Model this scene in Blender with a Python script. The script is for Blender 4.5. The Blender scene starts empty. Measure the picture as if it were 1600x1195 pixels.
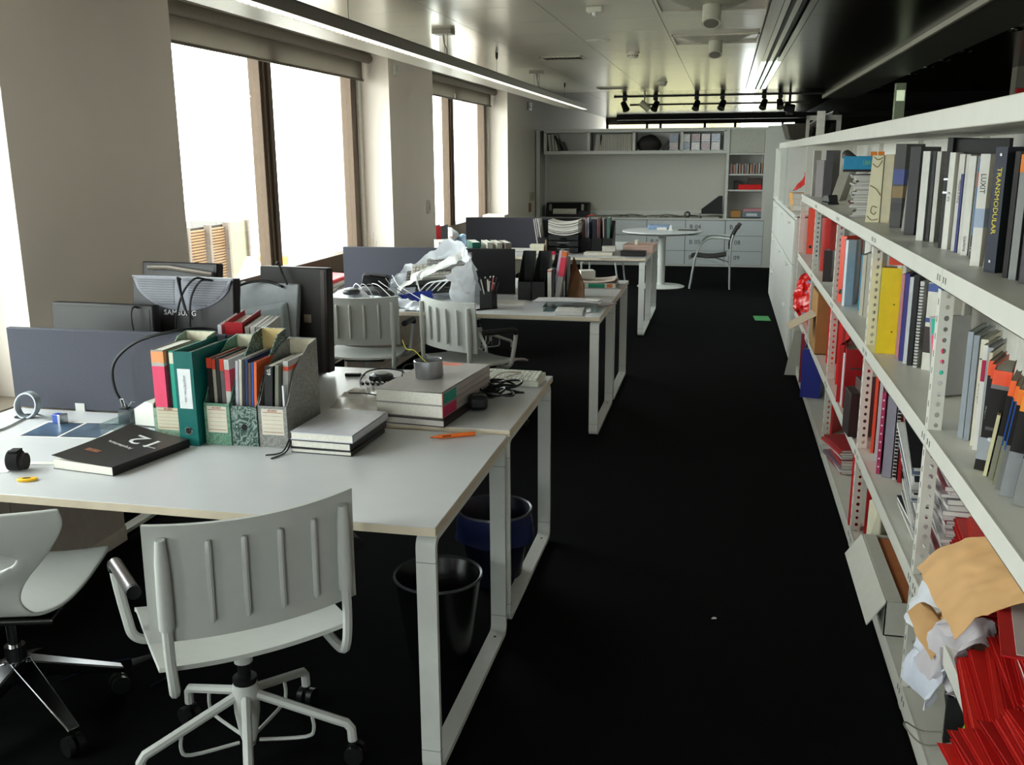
import bpy, bmesh, math, random
from mathutils import Matrix, Vector, Euler, noise
C = bpy.context.scene.collection
S = bpy.context.scene
R = math.radians
random.seed(7)

# ------------------------------------------------------------------ camera, sky, exposure
CAM_H = 1.70
cam = bpy.data.objects.new('camera', bpy.data.cameras.new('camera'))
C.objects.link(cam)
cam.data.sensor_fit = 'HORIZONTAL'; cam.data.sensor_width = 36.0
cam.data.lens = 1487.0/1600.0*36.0
cam.data.clip_start = 0.05; cam.data.clip_end = 500
def _cam():
    y, p, r = .21735, .23365, -.0062
    f = Vector((-math.sin(y)*math.cos(p), math.cos(y)*math.cos(p), -math.sin(p)))
    rt = Vector((math.cos(y), math.sin(y), 0)); up = rt.cross(f)
    r2 = rt*math.cos(r)+up*math.sin(r); u2 = -rt*math.sin(r)+up*math.cos(r)
    m = Matrix((r2, u2, -f)).transposed().to_4x4()
    m.translation = (0, 0, CAM_H)
    cam.matrix_world = m
_cam()
S.camera = cam
world = bpy.data.worlds.new('sky'); S.world = world; world.use_nodes = True
bg = world.node_tree.nodes['Background']
bg.inputs[0].default_value = (.985, .99, 1.0, 1); bg.inputs[1].default_value = 11.0
vs = S.view_settings
vs.view_transform = 'Standard'; vs.look = 'None'; vs.gamma = 1; vs.use_curve_mapping = False
vs.exposure = 0.3
def portal(name, loc, rot, sx, sy):
    l = bpy.data.lights.new(name, 'AREA'); l.shape = 'RECTANGLE'; l.size = sx; l.size_y = sy
    l.cycles.is_portal = True
    o = bpy.data.objects.new(name, l); C.objects.link(o); o.location = loc; o.rotation_euler = rot
for yc in (-3.0, 1.83, 6.65, 11.46):
    portal('window_portal', (-3.42, yc, 1.6), (0, R(-90), 0), 1.7, 3.4)
portal('window_portal', (0, 24.75, 1.7), (R(-90), 0, 0), 6.0, 1.8)
portal('window_portal', (.3, -6.35, 1.65), (R(90), 0, 0), 3.2, 1.7)  # portal for the added window behind the camera

# ------------------------------------------------------------------ materials
def lin(c):
    return tuple((v/255/12.92 if v/255 <= .04045 else ((v/255+.055)/1.055)**2.4) for v in c)
_m = {}
def M(col, rough=.5, metal=0., var=.06, scale=30., bump=0., spec=.3, trans=0.):
    if max(col) < 72: col = tuple(v*.74 for v in col)      # near-black plastics and covers
    key = (tuple(col), rough, metal, var, scale, bump, spec, trans)
    if key in _m: return _m[key]
    m = bpy.data.materials.new('surface'); m.use_nodes = True
    nt = m.node_tree; b = nt.nodes['Principled BSDF']
    c = lin(col)
    tc = nt.nodes.new('ShaderNodeTexCoord'); n = nt.nodes.new('ShaderNodeTexNoise')
    n.inputs['Scale'].default_value = scale; n.inputs['Detail'].default_value = 3
    nt.links.new(tc.outputs['Object'], n.inputs['Vector'])
    r = nt.nodes.new('ShaderNodeValToRGB')
    r.color_ramp.elements[0].position = .3; r.color_ramp.elements[1].position = .7
    r.color_ramp.elements[0].color = (*[v*(1-var) for v in c], 1)
    r.color_ramp.elements[1].color = (*[min(1, v*(1+var)) for v in c], 1)
    nt.links.new(n.outputs['Fac'], r.inputs['Fac']); nt.links.new(r.outputs['Color'], b.inputs['Base Color'])
    b.inputs['Roughness'].default_value = rough; b.inputs['Metallic'].default_value = metal
    b.inputs['Specular IOR Level'].default_value = spec
    if trans: b.inputs['Transmission Weight'].default_value = trans
    if bump:
        bp = nt.nodes.new('ShaderNodeBump'); bp.inputs['Strength'].default_value = bump; bp.inputs['Distance'].default_value = .004
        nt.links.new(n.outputs['Fac'], bp.inputs['Height']); nt.links.new(bp.outputs['Normal'], b.inputs['Normal'])
    _m[key] = m
    return m
def emit(col, s):
    m = bpy.data.materials.new('glow_surface'); m.use_nodes = True
    b = m.node_tree.nodes['Principled BSDF']
    b.inputs['Base Color'].default_value = (.8, .8, .8, 1)
    b.inputs['Emission Color'].default_value = (*lin(col), 1); b.inputs['Emission Strength'].default_value = s
    return m
def glassmat(tint=(245, 250, 248), refl=.06, rough=.02):
    m = bpy.data.materials.new('clear_pane'); m.use_nodes = True; nt = m.node_tree
    nt.nodes.remove(nt.nodes['Principled BSDF'])
    t = nt.nodes.new('ShaderNodeBsdfTransparent'); t.inputs[0].default_value = (*lin(tint), 1)
    g = nt.nodes.new('ShaderNodeBsdfGlossy'); g.inputs['Roughness'].default_value = rough
    mx = nt.nodes.new('ShaderNodeMixShader'); mx.inputs[0].default_value = refl
    nt.links.new(t.outputs[0], mx.inputs[1]); nt.links.new(g.outputs[0], mx.inputs[2])
    nt.links.new(mx.outputs[0], nt.nodes['Material Output'].inputs[0])
    return m
def translucent(col, fac=.35, rough=.5, gl=.05):
    m = bpy.data.materials.new('thin_sheet'); m.use_nodes = True; nt = m.node_tree
    nt.nodes.remove(nt.nodes['Principled BSDF'])
    n = nt.nodes.new('ShaderNodeTexNoise'); n.inputs['Scale'].default_value = 3
    tc = nt.nodes.new('ShaderNodeTexCoord'); nt.links.new(tc.outputs['Object'], n.inputs['Vector'])
    r = nt.nodes.new('ShaderNodeValToRGB'); c = lin(col)
    r.color_ramp.elements[0].color = (*[v*.9 for v in c], 1); r.color_ramp.elements[1].color = (*[min(1, v*1.08) for v in c], 1)
    nt.links.new(n.outputs['Fac'], r.inputs['Fac'])
    d = nt.nodes.new('ShaderNodeBsdfDiffuse'); t = nt.nodes.new('ShaderNodeBsdfTranslucent')
    for q in (d, t): nt.links.new(r.outputs[0], q.inputs[0])
    mx = nt.nodes.new('ShaderNodeMixShader'); mx.inputs[0].default_value = fac
    nt.links.new(d.outputs[0], mx.inputs[1]); nt.links.new(t.outputs[0], mx.inputs[2])
    g = nt.nodes.new('ShaderNodeBsdfGlossy'); g.inputs['Roughness'].default_value = rough
    m2 = nt.nodes.new('ShaderNodeMixShader'); m2.inputs[0].default_value = gl
    nt.links.new(mx.outputs[0], m2.inputs[1]); nt.links.new(g.outputs[0], m2.inputs[2])
    nt.links.new(m2.outputs[0], nt.nodes['Material Output'].inputs[0])
    return m
WALL = M((228, 217, 206), .8, var=.02, scale=3)
WHITE = M((222, 221, 215), .4, var=.02, scale=6)
DESK = M((192, 193, 195), .33, var=.02, scale=8)
EDGE = M((205, 192, 170), .5, var=.04)
STEEL = M((205, 207, 202), .4, var=.02)
SHELF = M((206, 204, 194), .38, var=.03, scale=9)
CHAIR = M((192, 194, 189), .42, var=.02)
CHROME = M((190, 190, 192), .16, 1.0, var=.02)
ALU = M((172, 174, 178), .32, 1.0, var=.03)
BLACK = M((22, 22, 23), .5, var=.15)
BLACKP = M((30, 30, 32), .38, var=.1)
RUBBER = M((20, 20, 21), .7, var=.1)
DARK = M((44, 43, 44), .5)
SCREEN = M((73, 74, 83), .95, var=.08, scale=220, bump=.15)
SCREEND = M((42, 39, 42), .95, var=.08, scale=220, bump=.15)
BRONZE = M((88, 72, 58), .45, .3, var=.06)
CARPET = M((13, 13, 14), 1.0, var=.35, scale=420, bump=.5, spec=.05)
CEILW = M((214, 208, 192), .2, .25, var=.015, scale=2)
CEILD = M((64, 56, 44), .2, .45, var=.08, scale=1.5)
PAPER = M((214, 212, 206), .7, var=.04, scale=12)
PAGES = M((222, 219, 209), .8, var=.07, scale=160)
RED = M((196, 34, 30), .45, var=.08)
DRED = M((140, 18, 22), .45, var=.08)
ORED = M((218, 66, 42), .45, var=.06)
CARD = M((160, 118, 70), .8, var=.06, scale=14)
KRAFT = M((196, 154, 104), .75, var=.06, scale=10, bump=.2)
GLASS = glassmat()
ACRYL = glassmat((232, 240, 240), .18, .06)

# ------------------------------------------------------------------ mesh builder
class MB:
    def __init__(s, T=None): s.v = []; s.f = []; s.T = T
    def add(s, vs, fs):
        n = len(s.v)
        s.v += [tuple(s.T @ Vector(p)) if s.T is not None else tuple(p) for p in vs]
        s.f += [tuple(i+n for i in f) for f in fs]; return s
    def box(s, x0, y0, z0, x1, y1, z1):
        v = [(x, y, z) for z in (z0, z1) for y in (y0, y1) for x in (x0, x1)]
        return s.add(v, [(0, 2, 3, 1), (4, 5, 7, 6), (0, 1, 5, 4), (2, 6, 7, 3), (0, 4, 6, 2), (1, 3, 7, 5)])
    def obox(s, c, d, e=(0, 0, 0)):
        m = Matrix.Translation(c) @ Euler(e).to_matrix().to_4x4()
        v = [m @ Vector((x*d[0]/2, y*d[1]/2, z*d[2]/2)) for z in (-1, 1) for y in (-1, 1) for x in (-1, 1)]
        return s.add(v, [(0, 2, 3, 1), (4, 5, 7, 6), (0, 1, 5, 4), (2, 6, 7, 3), (0, 4, 6, 2), (1, 3, 7, 5)])
    def prism(s, pts, ax, a, b):
        n = len(pts)
        P = {'x': lambda p, t: (t, p[0], p[1]), 'y': lambda p, t: (p[0], t, p[1]), 'z': lambda p, t: (p[0], p[1], t)}[ax]
        v = [P(p, a) for p in pts]+[P(p, b) for p in pts]
        return s.add(v, [tuple(range(n))[::-1], tuple(range(n, 2*n))]+[(i, (i+1) % n, n+(i+1) % n, n+i) for i in range(n)])
    def tube(s, pts, r, n=8, closed=False):
        pts = [Vector(p) for p in pts]; N = len(pts); v = []; f = []
        rr = r if isinstance(r, (list, tuple)) else [r]*N
        up = None
        for i, p in enumerate(pts):
            a = pts[(i-1) % N] if (i or closed) else p; b = pts[(i+1) % N] if (i < N-1 or closed) else p
            t = (b-a).normalized()
            if up is None: up = Vector((0, 0, 1)) if abs(t.z) < .9 else Vector((1, 0, 0))
            u = up-t*up.dot(t)
            u = u.normalized() if u.length > 1e-6 else t.orthogonal().normalized()
            up = u; w = t.cross(u)
            for k in range(n):
                q = 2*math.pi*k/n; v.append(p+(u*math.cos(q)+w*math.sin(q))*rr[i])
        for i in range(N if closed else N-1):
            j = (i+1) % N
            for k in range(n): f.append((i*n+k, i*n+(k+1) % n, j*n+(k+1) % n, j*n+k))
        if not closed: f += [tuple(range(n))[::-1], tuple((N-1)*n+k for k in range(n))]
        return s.add(v, f)
    def lathe(s, prof, n=20, c=(0, 0, 0), cap=True):
        v = []; f = []
        for r, z in prof:
            for k in range(n):
                q = 2*math.pi*k/n; v.append((c[0]+r*math.cos(q), c[1]+r*math.sin(q), c[2]+z))
        for i in range(len(prof)-1):
            for k in range(n): f.append((i*n+k, i*n+(k+1) % n, (i+1)*n+(k+1) % n, (i+1)*n+k))
        if cap and prof[0][0] > 1e-5: f.append(tuple(range(n))[::-1])
        if cap and prof[-1][0] > 1e-5: f.append(tuple((len(prof)-1)*n+k for k in range(n)))
        return s.add(v, f)
    def cyl(s, a, b, r, n=12): return s.tube([a, b], r, n)
    def sheet(s, fn, nu, nv, th=0.):
        v = [Vector(fn(i/nu, j/nv)) for j in range(nv+1) for i in range(nu+1)]; w = nu+1
        f = [(j*w+i, j*w+i+1, (j+1)*w+i+1, (j+1)*w+i) for j in range(nv) for i in range(nu)]
        if th:
            nm = [Vector((0, 0, 0)) for _ in v]
            for q in f:
                n = (v[q[1]]-v[q[0]]).cross(v[q[3]]-v[q[0]])
                for i in q: nm[i] += n
            o = [p-(nm[i].normalized() if nm[i].length else Vector((0, 0, 1)))*th for i, p in enumerate(v)]
            L = len(v)
            bd = [i for i in range(nu)]+[j*w+nu for j in range(nv)]+[nv*w+nu-i for i in range(nu)]+[(nv-j)*w for j in range(nv)]
            g = f+[tuple(L+i for i in q[::-1]) for q in f]
            for a, b in zip(bd, bd[1:]+bd[:1]): g.append((b, a, L+a, L+b))
            return s.add(v+o, g)
        return s.add(v, f)
    def mesh(s, name, smooth=True):
        me = bpy.data.meshes.new(name); me.from_pydata(s.v, [], s.f)
        bm = bmesh.new(); bm.from_mesh(me); bmesh.ops.recalc_face_normals(bm, faces=bm.faces); bm.to_mesh(me); bm.free()
        if smooth:
            me.polygons.foreach_set('use_smooth', [True]*len(me.polygons)); me.set_sharp_from_angle(angle=R(38))
        return me
    def build(s, name, mat, parent=None, bevel=0., smooth=True, kind=None, label=None):
        me = s.mesh(name, smooth); o = bpy.data.objects.new(name, me); C.objects.link(o)
        if mat: me.materials.append(mat)
        if parent: o.parent = parent
        if bevel:
            b = o.modifiers.new('edge', 'BEVEL'); b.width = bevel; b.segments = 2; b.limit_method = 'ANGLE'; b.angle_limit = R(40)
        if kind: o['kind'] = kind
        if label: o['label'] = label
        return o
ORD = 'topmost second third fourth fifth sixth seventh eighth ninth tenth eleventh twelfth thirteenth fourteenth fifteenth sixteenth seventeenth eighteenth nineteenth twentieth'.split()+['twenty-'+q for q in 'first second third fourth fifth sixth seventh eighth ninth'.split()]
def tag(o, label, cat, group=None):
    o['label'] = label; o['category'] = cat
    if group: o['group'] = group
    return o
def thing(name, label, cat, loc=(0, 0, 0), rz=0., group=None, tilt=0., pitch=0.):
    o = bpy.data.objects.new(name, None); C.objects.link(o); o.empty_display_size = .05
    o.location = loc; o.rotation_euler = (pitch, tilt, rz)
    return tag(o, label, cat, group)
def copy_tree(o, parent=None):
    c = o.copy(); C.objects.link(c)
    if parent: c.parent = parent
    for ch in list(o.children): copy_tree(ch, c)
    return c
def struct(o): o['kind'] = 'structure'; return o
def sempty(name):
    o = bpy.data.objects.new(name, None); C.objects.link(o); return struct(o)
def arc(c, r, a0, a1, n, plane='xz', w=0.):
    out = []
    for i in range(n+1):
        a = R(a0+(a1-a0)*i/n); p, q = c[0]+r*math.cos(a), c[1]+r*math.sin(a)
        out.append({'xz': (p, w, q), 'yz': (w, p, q), 'xy': (p, q, w)}[plane])
    return out
def smooth_path(pts, k=6):
    P = [Vector(p) for p in pts]; out = []
    for i in range(len(P)-1):
        a, b, c, d = P[max(i-1, 0)], P[i], P[i+1], P[min(i+2, len(P)-1)]
        for j in range(k):
            t = j/k
            out.append(.5*((2*b)+(c-a)*t+(2*a-5*b+4*c-d)*t*t+(3*b-a-3*c+d)*t**3))
    return out+[P[-1]]
def text(s, size, mat, parent, loc, rot, name='lettering', sx=1., align='CENTER', ex=.0004):
    cu = bpy.data.curves.new(name, 'FONT'); cu.body = s; cu.size = size; cu.extrude = ex
    cu.align_x = align; cu.align_y = 'CENTER'; cu.resolution_u = 2
    t = bpy.data.objects.new(name, cu); C.objects.link(t)
    dg = bpy.context.evaluated_depsgraph_get()
    me = bpy.data.meshes.new_from_object(t.evaluated_get(dg))
    bpy.data.objects.remove(t); me.materials.clear(); me.materials.append(mat)
    o = bpy.data.objects.new(name, me); C.objects.link(o); o.parent = parent
    o.location = loc; o.rotation_euler = rot; o.scale = (sx, 1, 1)
    return o
def crumple(fn, nu, nv, amp, freq, seed):
    def g(u, v):
        p = Vector(fn(u, v)); q = p*freq+Vector((seed, seed*1.7, 0))
        return p+noise.noise_vector(q)*amp+noise.noise_vector(q*2.3)*amp*.5
    return g

# ================================================================== THE ROOM
CH = 2.60                                   # ceiling height
XW, XG = -2.96, -3.25                       # pillar faces, window line
PER = 4.82
struct(MB().box(-3.6, -6, -.1, 7, 25, 0).build('floor', CARPET, smooth=False))
wl = MB()
for k in range(-2, 3):                      # pillars
    y0 = 3.58+PER*k; y1 = y0+1.33
    if k == 2: y1 = 25
    wl.box(-3.6, y0, 0, XW, y1, CH+.3)
struct(wl.build('wall_left', WALL, smooth=False))
struct(MB().box(-3.45, -6, 0, -3.16, 13.3, .63).build('wall_left', WALL, smooth=False))
struct(MB().box(-3.45, -6, 2.55, -3.2, 13.3, CH+.3).build('wall_left', WALL, smooth=False))
# ceiling
ceil = struct(MB().box(-3.6, -6, CH+.03, 7, 25, CH+.1).build('ceiling', DARK, smooth=False))
P = .69
tile_me = MB().box(.002, .002, 0, P-.002, P-.002, .016).mesh('ceiling_tile', False); tile_me.materials.append(CEILW)
YE = 14.45
for i in range(5):
    for j in range(26):
        x0 = .215-P*(i+1); y0 = YE-P*(j+1)
        if i == 4 and x0 < -3.3: pass
        o = bpy.data.objects.new('ceiling_tile', tile_me); C.objects.link(o); o.parent = ceil; o.location = (x0, y0, CH)
panel_me = MB().box(.002, .002, 0, 1.238, 1.496, .014).mesh('ceiling_panel', False); panel_me.materials.append(CEILD)
for i in range(6):
    for j in range(14):
        x0 = .50+1.24*i; y0 = -5+1.5*j
        if i == 0 and y0 > 15: continue
        o = bpy.data.objects.new('ceiling_panel', panel_me); C.objects.link(o); o.parent = ceil; o.location = (x0, y0, CH)
for i in range(4):
    for j in range(7):
        o = bpy.data.objects.new('ceiling_panel', panel_me); C.objects.link(o); o.parent = ceil
        o.location = (-3.3+1.24*i, YE+.02+1.5*j, CH)
o = MB().box(.225, -6, CH, .30, YE, CH+.014).build('ceiling_panel', CEILD, ceil, smooth=False)
o = MB().box(.49, -6, CH, .498, YE, CH+.014).build('ceiling_panel', CEILD, ceil, smooth=False)
struct(MB().box(.213, -6, CH-.004, .223, YE, CH+.02).build('trim_1', BLACK, smooth=False))
t2 = struct(MB().box(1.47, -6, CH-.035, 1.95, 16.5, CH-.002).build('trim_2', M((88, 86, 80), .5), smooth=False))
struct(MB().box(1.445, -6, CH-.04, 1.47, 16.5, CH-.001).build('trim_3', M((190, 186, 172), .5), smooth=False))
# far wall with a long glazed band
wb = MB(); wb.box(-3.6, 24.5, 0, 7, 24.7, 1.2); wb.box(1.62, 24.5, 0, 7, 24.7, CH+.05); wb.box(-3.6, 24.5, 0, -2.96, 24.7, CH+.05); wb.box(-2.96, 24.5, 2.5, 1.62, 24.7, CH+.05)
struct(wb.build('wall_back', M((70, 62, 52), .7), smooth=False))
w4 = sempty('window_4')
fr = MB()
for x in (-2.93, -1.95, -1.62, -.55, .17, 1.28, 1.59): fr.box(x-.03, 24.46, 1.2, x+.03, 24.54, 2.5)
fr.box(-2.96, 24.46, 1.2, 1.62, 24.54, 1.26); fr.box(-2.96, 24.46, 2.44, 1.62, 24.54, 2.5)
fr.build('window_frame', M((70, 64, 55), .5), w4, smooth=False)
MB().box(-2.96, 24.49, 1.26, 1.62, 24.5, 2.44).build('glass_pane', GLASS, w4, smooth=False)
struct(MB().box(-2.5, 22.6, CH-.12, 7, 22.72, CH-.002).build('trim_4', M((50, 45, 38), .5), smooth=False))
struct(MB().box(6.8, -6, 0, 7, 25, CH+.1).build('wall_right', M((74, 66, 56), .7), smooth=False))
m = MB(); m.box(-3.6, -6.2, 0, 7, -6, .8); m.box(-3.6, -6.2, 2.5, 7, -6, CH+.1); m.box(-3.6, -6.2, .8, -1.3, -6, 2.5); m.box(1.9, -6.2, .8, 7, -6, 2.5)
struct(m.build('wall_front', M((190, 184, 172), .8), smooth=False))
w6 = sempty('window_6'); m = MB()  # unseen window, added behind the camera to light the fronts of things
for x in (-1.3, .28, 1.85): m.box(x, -6.13, .8, x+.05, -6.05, 2.5)
m.build('window_frame', BRONZE, w6, smooth=False); MB().box(-1.3, -6.1, .8, 1.9, -6.094, 2.5).build('glass_pane', GLASS, w6, smooth=False)
struct(MB().box(3.35, 11.6, 0, 6.8, 11.8, CH).build('wall_right', M((128, 122, 110), .8), smooth=False))

# windows in the left wall with dark bronze frames
for n, k in enumerate((-1, 0, 1, 2)):
    ya = 4.91+PER*(k-1); yb = 8.40+PER*(k-1)
    w = sempty('window_%d' % (n+1) if n < 3 else 'window_5')
    f = MB()
    f.box(-3.34, ya, .80, -3.24, ya+.13, 2.56); f.box(-3.34, yb-.2, .80, -3.24, yb-.075, 2.56)
    f.box(-3.34, ya, .74, -3.23, yb, .88); f.box(-3.34, ya, 2.46, -3.24, yb, 2.56)
    f.box(-3.40, ya, .62, -3.30, yb, .80)
    f.build('window_frame', BRONZE, w, bevel=.004)
    m = MB(); m.box(-3.345, ya+1.60, .86, -3.255, ya+1.69, 2.5); m.box(-3.325, ya+1.69, .86, -3.235, ya+1.75, 2.5); m.box(-3.26, ya+1.635, .86, -3.242, ya+1.66, 2.5)
    m.build('mullion', BRONZE, w, bevel=.003)
    MB().box(-3.30, ya+.13, .86, -3.294, ya+1.61, 2.48).build('glass_pane', GLASS, w, smooth=False)
    MB().box(-3.29, ya+1.70, .86, -3.284, yb-.2, 2.48).build('glass_pane', GLASS, w, smooth=False)
    MB().box(-3.27, yb-.075, .66, -3.22, yb-.002, 2.5).build('cord_channel', M((210, 205, 195), .5), w, bevel=.004)
    MB().box(-3.30, ya+.005, .625, -2.965, yb-.005, .66).build('window_sill', M((150, 140, 126), .5), w, bevel=.004)
BLIND = translucent((118, 110, 98), .22, .6, .02)
bl_labels = ['grey roller blind drawn a little way down over the window behind the monitors', 'grey roller blind over the window past the second white pillar', 'grey roller blind over the window by the left edge of the nearest pillar']
for n, k in enumerate((1, 2, 0)):
    ya = 4.92+PER*(k-1); yb = 8.36+PER*(k-1); ym = ya+1.62
    b = thing('roller_blind', bl_labels[n], 'blind', (-3.14, ya, 2.5), 0, 'roller blinds at the windows')
    MB().cyl((0, .01, .045), (0, yb-ya+.03, .045), .042, 16).build('roller_tube', M((112, 104, 92), .6), b)
    for a, c in ((0.0, ym-ya-.0005), (ym-ya+.0005, yb-ya-.03)):
        MB().sheet(lambda u, v: (-.035+.005*math.sin((a+(c-a)*u)*3.1), a+(c-a)*u, .05-.19*v), 24, 4).build('blind_fabric', BLIND, b)
        MB().box(-.045, a, -.15, -.025, c, -.132).build('bottom_bar', M((96, 86, 74), .6), b, bevel=.003)

# ------------------------------------------------------------------ outside the windows
struct(MB().box(-60, -40, -3.2, -3.7, 80, -3.0).build('terrace', M((170, 168, 160), .8), smooth=False))
fb = thing('opposite_building', 'building across the way with slatted brown screens and a green panel', 'building', (-12, 0, 0))
MB().box(-3, 8, -3, -.12, 22.75, .10).build('wall', M((60, 48, 36), .8), fb, smooth=False)
sl = MB()
for (a, c) in ((14.0, 20.75), (20.95, 21.7)):
    for i in range(44): sl.obox((-.06, (a+c)/2, -2.9+.068*i), (.02, c-a, .045), (0, R(30), 0))
sl.build('louvre_slats', M((124, 97, 70), .7), fb, smooth=False, kind='stuff')
MB().box(-.11, 21.78, -3, -.02, 22.7, .13).build('green_panel', M((108, 110, 88), .7), fb, smooth=False)
for y in (14, 17, 19.9, 20.85, 21.74, 22.75): MB().box(-.1, y-.05, -3, .06, y+.05, .15).build('post', M((88, 78, 70), .6), fb, smooth=False)
hut = thing('roof_hut', 'small white hut with a pitched roof in front of the green panel', 'hut', (-10.9, 19.6, -3))
MB().box(.3, 0, 0, .5, .85, 2.05).build('wall', M((230, 228, 220), .7), hut, smooth=False)
MB().prism([(-.1, 2.05), (.42, 2.5), (.95, 2.05)], 'x', .28, .54).build('roof', M((225, 222, 205), .7), hut, smooth=False)
orange = thing('orange_cabinet', 'small orange box standing on the bright terrace outside', 'box', (-10.6, 20.9, -3))
MB().box(-.3, 0, 0, .3, .6, 2.35).build('body', M((200, 120, 50), .7), orange, smooth=False)
MB().box(-.32, -.02, 2.35, .32, .62, 2.4).build('lid', M((210, 150, 80), .7), orange, smooth=False)
fp = thing('far_building', 'pale building with a sloping brace seen through the far glazing', 'building', (0, 40, -3))
MB().box(-9, 0, 0, .5, 2, 6.2).build('wall', M((122, 116, 88), .8), fp, smooth=False)
MB().box(1.0, 1, 0, 5, 3, 5.55).build('wall', M((165, 160, 140), .8), fp, smooth=False)
MB().prism([(.2, 3), (.55, 3), (-.35, 6.4), (-.7, 6.4)], 'y', -.5, -.2).build('brace', M((90, 84, 72), .7), fp, smooth=False)

# ================================================================== DESKS
DX0, DX1, DZ = -2.69, -.705, .75
def leg_frame(name, x0, y0, y1, parent):
    """closed flat-bar loop standing on the floor"""
    t = .018; top = DZ-.032; rr = .035
    def rrect(a, b, c, d, r, n=4):
        out = []
        for (cx, cy, s) in ((b-r, c+r, -90), (b-r, d-r, 0), (a+r, d-r, 90), (a+r, c+r, 180)):
            for i in range(n+1):
                q = R(s+90*i/n); out.append((cx+r*math.cos(q), cy+r*math.sin(q)))
        return out
    o = rrect(y0, y1, .002, top, rr); i = rrect(y0+t, y1-t, .002+t, top-t, rr-t*.7); n = len(o)
    mb = MB(); v = []
    for x in (x0, x0+.055):
        v += [(x, p[0], p[1]) for p in o]+[(x, p[0], p[1]) for p in i]
    f = []
    for k in range(n):
        j = (k+1) % n
        f += [(k, j, n+j, n+k), (2*n+k, 3*n+k, 3*n+j, 2*n+j), (k, 2*n+k, 2*n+j, j), (n+k, n+j, 3*n+j, 3*n+k)]
    mb.add(v, f)
    L = mb.build(name, STEEL, parent)
    j = MB()
    for yy in (y0-.0006, y1-t-.0006):
        for z in (.075, top-.075): j.box(x0-.0006, yy, z-.0008, x0+.0556, yy+t+.0012, z+.0008)
    j.build('joint_line', M((110, 108, 104), .6), L, smooth=False)
    s = MB()
    for yy in (y0+.075, y1-.075): s.cyl((x0+.0275, yy, .0195), (x0+.0275, yy, .0215), .005, 10)
    s.build('screw', BLACK, L)
    return L
def desk(y0, y1, label):
    d = thing('desk', label, 'desk', (0, 0, 0), 0, 'white bench desks')
    MB().box(DX0, y0, DZ-.025, DX1, y1, DZ).build('desktop', DESK, d, bevel=.0015)
    e = MB()
    e.box(DX0, y0-.0012, DZ-.0245, DX1, y0, DZ-.0015); e.box(DX1, y0, DZ-.0245, DX1+.0012, y1, DZ-.0015)
    e.box(DX0, y1, DZ-.0245, DX1, y1+.0012, DZ-.0015)
    e.build('edge_band', EDGE, d, smooth=False)
    sp = MB()
    for x in (DX0+.02, DX1-.06):
        for q in (.15, .5, .85):
            y = y0+(y1-y0)*q; sp.box(x, y-.06, DZ-.0325, x+.05, y+.06, DZ-.025)
    sp.build('spacer', STEEL, d, smooth=False)
    leg_frame('leg_frame', DX1-.060, y0+.012, y1-.012, d); leg_frame('leg_frame', DX0, y0+.012, y1-.012, d)
    rl = MB()
    for q in (.25, .75): y = y0+(y1-y0)*q; rl.box(DX0+.085, y-.02, DZ-.062, DX1-.06, y+.02, DZ-.033)
    rl.build('cross_rail', STEEL, d, smooth=False)
    g = MB(); g.lathe([(.035, -.001), (.035, .0012), (.0, .0012)], 20, (-2.56, y1-.11 if 'front' in label or 'nearest' in label else y0+.11, DZ))
    g.build('cable_hole', BLACK, d)
    return d
RAISE = .008
DY = [(2.245, 3.115), (3.15, 4.02), (5.655, 6.51), (6.545, 7.43), (9.07, 9.935), (9.97, 10.83)]
for (a, c), lb in zip(DY, ('nearest white desk carrying the row of file boxes and the black magazine', 'white desk backing onto the nearest one, with the monitors and keyboard',
        'white desk with the big plastic bag and pencil cup, front half of the middle pair', 'white desk with a green-banded book and white block, rear half of the middle pair',
        'white desk with the black letter trays, front half of the far pair', 'white desk at the rear of the far pair, before the round table')):
    desk(a, c, lb)
for o in C.objects:
    if o.name.startswith('desk.001'):
        o.location.z = RAISE; m = MB()
        for x in (DX0+.028, DX1-.033):
            for y in (3.25, 3.92): m.cyl((x, y, -RAISE), (x, y, .004), .02, 12)
        m.build('levelling_foot', BLACK, o)
def screen(y, label):
    s = thing('desk_screen', label, 'screen', (0, y, 0))
    MB().box(DX0, -.013, DZ+.002, -1.76, .013, 1.068).build('fabric_panel', SCREEN, s, bevel=.004)
    MB().box(-1.757, -.013, DZ+.002, -1.415, .013, 1.068).build('fabric_panel', SCREEND, s, bevel=.004, label='darker end of the screen')  # right-hand section in a darker tone
    for x in (-2.4, -1.6):
        MB().box(x-.02, -.016, DZ-.06, x+.02, .016, DZ+.03).build('clamp', STEEL, s, smooth=False)
screen(3.1325, 'blue-grey fabric desk screen behind the row of file boxes, nearest of three')
screen(6.5275, 'blue-grey fabric desk screen behind the big white plastic bag')
screen(9.9525, 'blue-grey fabric desk screen behind the black letter trays, farthest of three')
def end_panel(y0, y1, label):
    p = thing('end_panel', label, 'panel', (-2.63, y0, 0))
    W2 = M((186, 176, 164), .5); D = y1-y0
    MB().box(0, 0, .07, .022, D, .70).build('board', W2, p, bevel=.002)
    MB().box(0, -.002, 0, .028, D+.002, .07).build('foot_rail', M((206, 198, 182), .5), p, bevel=.003)
    MB().box(.002, D*.48, .3, .0228, D*.48+.003, .69).build('joint_line', M((110, 104, 96), .6), p, smooth=False)
end_panel(2.30, 3.60, 'beige end panel with a pale foot rail under the nearest desk')
end_panel(6.3, 8.1, 'beige end panel in the shade under the desk with the plastic bag')

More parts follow.
